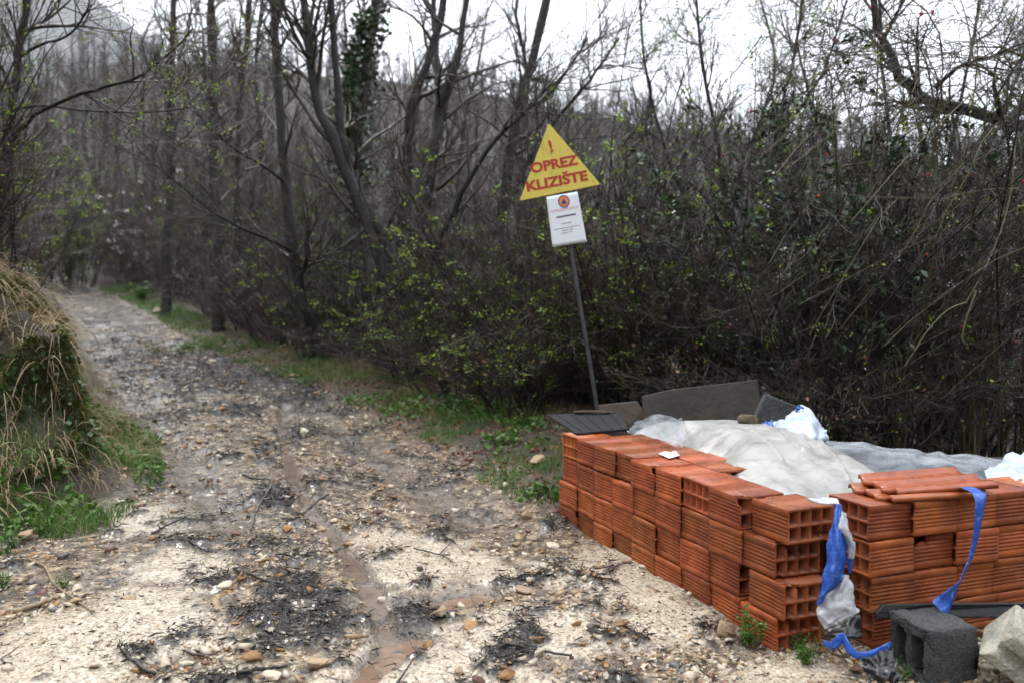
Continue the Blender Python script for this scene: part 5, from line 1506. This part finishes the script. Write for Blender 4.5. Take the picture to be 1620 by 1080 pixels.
def gravel():
    r = np.random.default_rng(301)
    X, Y = scatter_xy(78000, 2.2, 15, 1.6, r, track_x)
    z, road, white, db, wet, e, q = ground(X, Y, True)
    cl = fbm(X, Y, .35, 3, 91)
    dens = road * (.16 + .72 * sstep(-.1, .42, cl)) * (1 - .6 * white) * (1 - .85 * np.clip(wet, 0, 1)) * (1 - .4 * db)
    keep = (r.uniform(0, 1, len(X)) < dens) & ~in_stack(X, Y)
    X, Y, z, white = X[keep], Y[keep], z[keep], white[keep]
    n = len(X)
    size = np.exp(r.normal(math.log(.0105), .5, n)) * (1 - .35 * white) * (.80 + .075 * Y)
    size = np.clip(size, .004, .045)
    ci = r.choice(5, n, p=SW); ci = np.where((white > .5) & (r.uniform(0, 1, n) < .7), 1, ci)
    acc_V, acc_F, acc_M = [], [], []; off = 0
    pid = r.integers(0, len(HP), n)
    for k, (V, F) in enumerate(HP):
        s = np.where(pid == k)[0]
        if not len(s): continue
        a = r.uniform(0, 6.28, len(s)); c, sn = np.cos(a), np.sin(a)
        v = V[None] * size[s][:, None, None]
        x = v[..., 0] * c[:, None] - v[..., 1] * sn[:, None] + X[s][:, None]
        y = v[..., 0] * sn[:, None] + v[..., 1] * c[:, None] + Y[s][:, None]
        zz = v[..., 2] * .75 + (z[s] + size[s] * .06)[:, None] + .3 * v[..., 0] * r.normal(size=(len(s), 1))
        acc_V.append(np.stack([x, y, zz], -1).reshape(-1, 3))
        acc_F.append((F[None] + (np.arange(len(s)) * len(V))[:, None, None]).reshape(-1, 3) + off); off += len(s) * len(V)
        acc_M.append(np.repeat(ci[s], len(F)))
    o = obj('gravel', mesh('gravel', np.concatenate(acc_V), [np.concatenate(acc_F)], [MATS[m] for m in SM], np.concatenate(acc_M)))
    tag(o, 'loose wet gravel strewn over the track', 'gravel', kind='stuff')
gravel()

RM = {m: [rock_mesh('stone', MATS[m], 400 + 10 * i + k, 13, [.55, .7, .85][k % 3]) for k in range(5)] for i, m in enumerate(SM)}
SLAB = {'stone_tan': 'tan', 'stone_pale': 'pale cream', 'stone_ochre': 'ochre brown', 'stone_grey': 'dark grey', 'stone_red': 'reddish brown'}
def stone(x, y, s, m, label=None, group=None, fl=1.0, k=None, rz=None, sink=.15, r=rng):
    me = RM[m][int(r.integers(0, 5)) if k is None else k]
    z = gz(x, y)
    o = obj('stone', me, loc=(x, y, z + s * (.5 - sink) * fl), rot=(r.normal() * .2, r.normal() * .2, r.uniform(0, 6.28) if rz is None else rz), scale=(s, s * r.uniform(.75, 1), s * fl * r.uniform(.7, 1)))
    tag(o, label, 'stone', group)
    return o
# stones one can point to
for (p, s, m, lab, fl) in [
    ([(-0.392,3.569)], .038, 'stone_grey', 'dark grey angular stone lying alone on the white gravel patch', .8),
    ([(-0.183,3.938)], .026, 'stone_red', 'small brown stone beside the bent twig on the white gravel', 1),
    ([(0.736,2.889)], .060, 'stone_tan', 'tan stone with moss leaning against the foot of the near brick corner', 1.2),
    ([(0.66,2.957)], .045, 'stone_pale', 'pale stone beside the mossy one at the foot of the side wall', 1),
    ([(0.365,3.594)], .04, 'stone_tan', 'flat tan stone just off the middle of the side wall', .6),
    ([(0.994,2.772)], .04, 'stone_tan', 'tan stone wedged under the torn blue and white sheet', 1.1),
    ([(-0.281,2.867)], .036, 'stone_ochre', 'ochre stone sitting at the edge of the lower brown puddle', .9),
    ([(-0.0198,2.618)], .052, 'stone_ochre', 'mustard coloured stone beside the near black debris', .9),
    ([(-0.102,2.591)], .036, 'stone_red', 'purplish stone beside the mustard coloured one', .8),
    ([(-0.167,2.636)], .032, 'stone_tan', 'rounded tan stone just above the purplish stone', .8),
    ([(0.174,5.556)], .11, 'stone_tan', 'large tan boulder among the grass by the far end of the bricks', .8),
    ([(-0.0374,4.995)], .05, 'stone_pale', 'round pale stone in the grass on the verge', .9),
    ([(0.0766,4.446)], .05, 'stone_tan', 'tan stone in the grass beside the side wall', .9),
    ([(-2.305,4.000)], .06, 'stone_tan', 'tan rock among weeds at the foot of the bank', 1),
    ([(-1.479,3.249)], .045, 'stone_tan', 'lone tan stone on the pale gravel near the bank', .5),
    ([(-0.616,2.674)], .06, 'stone_tan', 'big tan rock half buried in the black debris', .7),
    ([(-0.748,2.605)], .05, 'stone_pale', 'pale rock at the near edge of the debris', .6),
    ([(1.142,2.560)], .05, 'stone_tan', 'yellowish stone in front of the concrete block', .7),
    ([(1.500,2.618)], .05, 'stone_pale', 'pale stone between the concrete block and the kerb stone', .7),
    ([(0.282,2.923)], .034, 'stone_grey', 'grey wedge of stone in the gravel off the near corner', 1.1),
    ([(0.229,2.980)], .028, 'stone_ochre', 'orange stone beside the grey wedge', .9),
    ([(0.77,7.384)], .0, 'stone_tan', '', 1),
    ([(1.078,2.618)], .035, 'stone_red', 'brown clod beside the trailing blue strap', .8),
    ([(-0.264,3.052)], .05, 'stone_tan', 'muddy tan rock damming the upper puddle', .9),
    ([(-0.786,3.263)], .035, 'stone_ochre', 'ochre stone at the stream side of the debris', .8),
    ([(-7.194,17.348)], .16, 'stone_tan', 'large tan boulder at the far side of the track below the trees', .9),
    ([(-2.402,9.370)], .09, 'stone_tan', 'tan rock at the foot of the thicket', .8),
    ([(-0.147,4.928)], .04, 'stone_pale', 'flat pale stone where the grass meets the mud', .5),
]:
    if s: stone(p[0][0], p[0][1], s, m, lab, None, fl)
def many_stones():
    r = np.random.default_rng(311)
    X, Y = scatter_xy(6000, 2.4, 11, 1.3, r, track_x)
    z, road, white, db, wet, e, q = ground(X, Y, True)
    cl = fbm(X, Y, .35, 3, 91)
    dens = road * (.2 + .8 * sstep(-.15, .3, cl)) * (1 - .8 * white) * (1 - .6 * wet)
    keep = np.where((r.uniform(0, 1, len(X)) < dens) & ~in_stack(X, Y, .04))[0][:262]
    for i in keep:
        m = SM[int(r.choice(5, p=[.42, .25, .19, .07, .07]))]
        wh = ('in the black debris' if db[i] > .5 else 'far up the track' if Y[i] > 6 else 'near the brick wall' if q[i] > -.45 else 'between stream and bricks' if q[i] > -1.0 else 'near the bank' if q[i] < -1.7 else 'left of the stream')
        s = float(np.clip(np.exp(r.normal(math.log(.027), .36)), .015, .06)) * (1 + .05 * (Y[i] - 3))
        stone(X[i], Y[i], s, m, f'small {SLAB[m]} rubble stone {wh}', f'{SLAB[m]} rubble stones {wh}', r.uniform(.5, .9), sink=.27, r=r)
many_stones()

# ---------------------------------------------------------------- black plant debris washed down the track
mat('wet_debris', (.016, .013, .012), .4, (20, (.045, .034, .027), .45, .7))
mat('brown_debris', (.05, .034, .024), .55, (20, (.09, .06, .04), .45, .7))
def debris():
    r = np.random.default_rng(321)
    X, Y = scatter_xy(150000, 2.2, 13, 1.5, r, track_x)
    z, road, white, db, wet, e, q = ground(X, Y, True)
    keep = (r.uniform(0, 1, len(X)) < np.clip(db * .62 + .035 * road, 0, 1)) & ~in_stack(X, Y)
    X, Y, z, db = X[keep], Y[keep], z[keep], db[keep]
    n = len(X)
    C = np.stack([X, Y, z + .004 + r.uniform(0, 1, n) ** 2 * .028 * db], -1)
    h = n * 3 // 4
    a = Acc(); leaves(a, C[:h], r.uniform(.012, .05, h) * (.8 + .07 * Y[:h]), r, .16, .75); leaves(a, C[h:], r.uniform(.008, .022, n - h), r, .5, .6)
    tag(a.build('plant_debris', MATS['wet_debris']), 'black mats of rotten plant debris on the track', 'debris', kind='stuff')
    k = 2600
    i = r.integers(0, n, k)
    D = r.normal(size=(k, 3)) * [1, 1, .18]
    P, R = grow(C[i] + [0, 0, .006], D, r.uniform(.03, .11, k), np.full(k, .0016), np.full(k, .0009), 4, .22, 0, r=r)
    a = Acc(); tubes(a, P, R, 3)
    tag(a.build('fine_twigs', MATS['brown_debris']), 'fine dark twigs tangled in the debris', 'twigs', kind='stuff')
debris()

# sticks one can point to
mat('stick_grey', (.13, .125, .115), .5, (30, (.07, .06, .055), .4, .7))
mat('stick_black', (.02, .017, .015), .5, (30, (.045, .035, .03), .4, .7))
mat('stick_tan', (.28, .2, .12), .6, (30, (.16, .11, .07), .4, .7))
def stick(pts, r0, m, label, r1=None, lift=.012):
    p = np.array([(x, y, gz(x, y) + lift) for x, y in pts]); b = p[0].copy()
    n = 16; c = resample(p - b, n); c[1:-1, :] += rng.normal(size=(n - 2, 3)) * r0 * .22
    a = Acc(); tubes(a, c[None], np.linspace(r0, r1 or r0 * .6, n)[None], 7, cap=True)
    o = a.build('stick', MATS[m], smooth=True); o.location = tuple(b); tag(o, label, 'stick')
stick([(-1.723,5.361),(-1.596,5.209),(-1.482,5.150),(-1.459,5.150)], .009, 'stick_grey', 'grey root lying across the middle of the debris')
stick([(-1.459,5.150),(-1.397,4.862),(-1.386,4.651),(-1.359,4.446),(-1.312,4.238)], .008, 'stick_grey', 'curved pale grey root pointing down the track')
stick([(-1.767,4.141),(-1.739,4.218),(-1.675,4.339)], .007, 'stick_black', 'short black stick in the left wheel rut')
stick([(-1.507,3.938),(-1.432,3.878),(-1.365,3.829)], .007, 'stick_black', 'black stick at the top edge of the pale gravel')
stick([(-1.304,2.783),(-1.239,2.712),(-1.181,2.660),(-1.118,2.618)], .010, 'stick_black', 'thick black stick on the pale gravel at the lower edge')
stick([(-0.449,3.858),(-0.374,3.829),(-0.312,3.782),(-0.248,3.664)], .004, 'stick_black', 'thin black bent twig on the white gravel patch')
stick([(-0.328,3.801),(-0.307,3.898),(-0.276,4.000)], .003, 'stick_black', 'small twig forking off the bent one')
stick([(-0.0426,2.824),(0.042,2.783),(0.125,2.752),(0.195,2.722)], .006, 'stick_black', 'straight dark stick lying over the near debris')
stick([(-2.131,3.708),(-1.999,3.594),(-1.850,3.394),(-1.669,3.214),(-1.524,3.065)], .006, 'stick_tan', 'pale branch snaking out from the foot of the bank')
stick([(-1.835,3.083),(-1.778,3.147),(-1.748,3.249)], .011, 'stick_tan', 'thick pale stick beside the snaking branch')
stick([(-1.188,3.594),(-1.095,3.511),(-0.991,3.379),(-0.899,3.320)], .007, 'stick_black', 'dark branch sunk in the middle of the debris')
stick([(-1.088,2.772),(-1.018,2.752),(-0.963,2.772)], .005, 'stick_black', 'dark twig at the left edge of the debris')
stick([(-0.842,2.560),(-0.777,2.636),(-0.715,2.664)], .008, 'stick_black', 'dark stick at the lower edge of the debris')
stick([(-0.359,2.496),(-0.336,2.618),(-0.316,2.698)], .004, 'stick_black', 'thin twig standing out of the puddle edge')
stick([(-1.041,4.798),(-1.085,4.675),(-1.112,4.501)], .006, 'stick_black', 'dark stick beside the stream')
stick([(-0.61,4.798),(-0.521,4.798),(-0.432,4.811)], .004, 'stick_tan', 'thin tan stick on the mud above the white patch')

# ---------------------------------------------------------------- grass, weeds, litter
def scat_grass(name, label, n, y0, y1, qlo, qhi, hr, m, seed, thr, wd=.0045, xr=None, lean=.5):
    r = np.random.default_rng(seed)
    Y = r.uniform(y0 ** .5, y1 ** .5, n) ** 2
    q = r.uniform(qlo, qhi, n)
    X = (q - qoff(0 * Y, Y)) / .89
    z = ground(X, Y)
    keep = (fbm(X, Y, .5, 3, seed) + .3 * fbm(X, Y, .15, 2, seed + 5) > thr) & ~in_stack(X, Y, .02)
    X, Y, z = X[keep], Y[keep], z[keep]; k = len(X)
    B = np.stack([X, Y, z - .004], -1); Ln = r.normal(size=(k, 3)) * [lean, lean, 0]
    a = Acc(); blades(a, B, r.uniform(*hr, k), Ln, wd * (.7 + .05 * Y), .5, r)
    tag(a.build(name, MATS[m]), label, 'grass', kind='stuff')
scat_grass('verge_grass', 'short green grass in patches along the verge', 24000, 4.0, 11, -.12, 1.1, (.03, .10), 'grass_green', 501, .12)
scat_grass('far_verge_grass', 'green grass strip on the far verge by the bend', 8000, 9, 24, .0, .8, (.06, .16), 'grass_green', 503, -.1, .006)
scat_grass('dry_verge_grass', 'dry straw among the verge grass', 9000, 4.2, 12, .1, 1.6, (.05, .2), 'grass_dry', 505, .05, .003, lean=.9)
scat_grass('far_bank_straw', 'matted dry grass on the bank farther up the track', 12000, 6.0, 13, -4.6, -1.9, (.06, .22), 'grass_dry', 509, -.15, .004, lean=1.0)
scat_grass('far_bank_grass', 'green grass on the bank farther up the track', 12000, 6.0, 13, -4.6, -1.9, (.04, .12), 'grass_green', 511, -.05, .005)
def litter():
    r = np.random.default_rng(507)
    n = 9000
    Y = r.uniform(4.2 ** .5, 16 ** .5, n) ** 2; q = r.uniform(.0, 2.2, n); X = (q - qoff(0 * Y, Y)) / .89
    k = ~in_stack(X, Y, .02); X, Y = X[k], Y[k]
    C = np.stack([X, Y, ground(X, Y) + .006], -1)
    a = Acc(); leaves(a, C, r.uniform(.02, .05, len(X)), r, .6, .7); tag(a.build('dead_leaves', MATS['leaf_dry']), 'dead brown leaves littering the verge', 'dead leaves', kind='stuff')
    # leafy green ground cover patches
    C = []
    for (x, y, rad, m) in [(*[(-0.935,7.384)][0], .22, 260), (*[(-0.385,7.384)][0], .4, 600), (*[(-0.0529,7.106)][0], .3, 400), (*[(-0.0445,5.969)][0], .16, 160), (*[(-1.342,7.842)][0], .25, 160), (*[(0.145,6.490)][0], .2, 160), (*[(-4.488,12.097)][0], .5, 400), (*[(-9.460,21.674)][0], .8, 400), (*[(0.18,4.798)][0], .15, 120)]:
        p = r.normal(size=(m, 2)) * rad * .55 + [x, y]
        C.append(np.column_stack([p, ground(p[:, 0], p[:, 1]) + r.uniform(0, .07, m)]))
    C = np.concatenate(C); C = C[~in_stack(C[:, 0], C[:, 1], .02)]
    a = Acc(); leaves(a, C, r.uniform(.025, .06, len(C)), r, .55, .4); tag(a.build('leafy_weeds', MATS['grass_green']), 'leafy green weeds at the edge of the verge', 'weeds', kind='stuff')
litter()

def bank_cover():
    r = np.random.default_rng(521)
    n = 60000
    X = r.uniform(-4.3, -1.9, n); Y = r.uniform(3.0, 6.6, n)
    z = ground(X, Y); e = bank_e(X, Y)
    zx = ground(X + .03, Y); zy = ground(X, Y + .03)
    gxx, gyy = (zx - z) / .03, (zy - z) / .03
    steep = np.hypot(gxx, gyy)
    down = nrm(np.stack([-gxx, -gyy, 0 * gxx], -1) + 1e-6)
    on = e > -.12
    nz = fbm(X, Y, .45, 3, 77)
    # hanging straw
    k = np.where(on & (z > .12) & (r.uniform(0, 1, n) < np.where(z > 1.0, .26, np.where(z > .5, .09, .18)) * (1 + nz)))[0]
    B = np.stack([X[k], Y[k], z[k]], -1)
    L = r.uniform(.08, .34, len(k))
    out = down[k] * r.uniform(.15, .7, len(k))[:, None] + r.normal(size=(len(k), 3)) * .38
    seg = 5; rows = []
    side = nrm(np.cross(out, [0, 0, 1]) + r.normal(size=out.shape) * .3)
    for j in range(seg + 1):
        t = j / seg
        c = B + out * (L * t)[:, None] + np.array([0, 0, 1.]) * (L * (.55 * t - 1.0 * t * t))[:, None]
        w = .0030 * (1 - .7 * t)
        rows += [c - side * w, c + side * w]
    V = np.stack(rows, 1); m = V.shape[1]; o_ = np.arange(len(k))[:, None] * m
    F = np.concatenate([o_ + np.array([[2 * j, 2 * j + 1, 2 * j + 3, 2 * j + 2]]) for j in range(seg)])
    a = Acc(); a.add(V, F); tag(a.build('hanging_straw', MATS['grass_dry']), 'long dry straw hanging over the face of the earth bank', 'dry grass', kind='stuff')
    # green grass and weeds on the lower slope
    k = np.where(on & (z < .75) & (fbm(X, Y, .4, 3, 33) > -.22) & (r.uniform(0, 1, n) < .6))[0]
    B = np.stack([X[k], Y[k], z[k] - .004], -1)
    a = Acc(); blades(a, B, r.uniform(.04, .13, len(k)), r.normal(size=(len(k), 3)) * [.5, .5, 0], .005, .5, r)
    tag(a.build('bank_grass', MATS['grass_green']), 'green grass growing on the lower slope of the bank', 'grass', kind='stuff')
    k = np.where(on & (z < .5) & (fbm(X, Y, .35, 3, 35) > .0) & (r.uniform(0, 1, n) < .2))[0]
    C = np.stack([X[k], Y[k], z[k] + r.uniform(.01, .07, len(k))], -1) + down[k] * .03
    a = Acc(); leaves(a, C, r.uniform(.02, .055, len(k)), r, .65, .3); tag(a.build('bank_weeds', MATS['grass_green']), 'broad green weed leaves on the bank', 'weeds', kind='stuff')
    # moss on the steep face
    X2 = r.uniform(-3.6, -2.0, 160000); Y2 = r.uniform(4.3, 6.4, 160000); z2 = ground(X2, Y2)
    ax, ay = (ground(X2 + .03, Y2) - z2) / .03, (ground(X2, Y2 + .03) - z2) / .03
    st2 = np.hypot(ax, ay)
    k = np.where((st2 > .7) & (z2 > .18) & (fbm(X2, Y2, .3, 3, 37) + .4 * fbm(X2 + z2, Y2, .12, 2, 39) > -.2) & (r.uniform(0, 1, len(X2)) < np.clip(st2 * .35, 0, 1)))[0]
    B = np.stack([X2[k], Y2[k], z2[k] - .003], -1)
    dn = nrm(np.stack([-ax[k], -ay[k], 0 * ax[k]], -1))
    # ivy and bramble leaves over the edge
    kk = k[r.integers(0, len(k), 700)]
    al = Acc(); leaves(al, np.stack([X2[kk], Y2[kk], z2[kk]], -1) + nrm(np.stack([-ax[kk], -ay[kk], 0 * ax[kk]], -1)) * .03, r.uniform(.02, .045, 700), r, .8, .2); tag(al.build('bank_ivy', MATS['leaf_dark']), 'small dark ivy leaves on the steep face of the bank', 'ivy', kind='stuff')
    a = Acc(); blades(a, B, r.uniform(.015, .04, len(B)), dn * 1.2, .010, .4, r, seg=2)
    tag(a.build('moss_mat', MATS['moss']), 'yellow-green moss on the steep face of the bank', 'moss', kind='stuff')
bank_cover()
o = obj('mossy_boulder', rough_rock('mossy_boulder', MATS['moss'], 23, 4, .3), loc=(-3.02, 5.22, .62), scale=(.22, .2, .26)); tag(o, 'mossy boulder set in the earth bank', 'boulder')

def weed(p, h, n, label, seed, m='grass_green', name='weed'):
    r = np.random.default_rng(seed)
    x, y = p; z = gz(x, y)
    root = empty(name, (x, y, z)); tag(root, label, 'weed')
    a0 = Acc(); ns = 9
    an = r.uniform(0, 6.28, ns); D = np.stack([np.cos(an) * .45, np.sin(an) * .45, np.ones(ns)], -1)
    P, R = grow(np.zeros((ns, 3)), D, r.uniform(.6, 1.1, ns) * h, np.full(ns, .0018), np.full(ns, .0008), 6, .1, 0, r=r)
    tubes(a0, P, R, 4); a0.build('stems', MATS[m], root)
    T = P[:, 1:].reshape(-1, 3); C = T[r.integers(0, len(T), n)] + r.normal(size=(n, 3)) * .006
    al = Acc(); leaves(al, C, r.uniform(.010, .03, n) * h / .1, r, .32); al.build('foliage', MATS[m], root)
weed([(0.79,2.814)][0], .11, 240, 'ferny green weed at the foot of the near brick corner', 601)
weed([(0.939,2.674)][0], .08, 200, 'low ferny weed in front of the brick cell ends', 602)
weed([(0.952,2.772)][0], .07, 120, 'small weed sprouting under the torn sheet', 603)
weed([(1.196,2.573)][0], .06, 60, 'thin grassy weed beside the concrete block', 604)
weed([(-2.323,3.918)][0], .10, 140, 'leafy weed beside the rock below the bank', 605)
weed([(-2.262,4.075)][0], .10, 160, 'grassy tuft on the other side of that rock', 606)
weed([(-1.793,3.356)][0], .06, 140, 'low green tuft on the pale gravel by the snaking branch', 607)
weed([(-2.032,3.356)][0], .08, 120, 'pale green seedling at the frame edge on the gravel', 608)
weed([(-1.342,16.473)][0] if False else [(-8.642,19.962)][0], .5, 260, 'bright green fern at the far verge', 609)
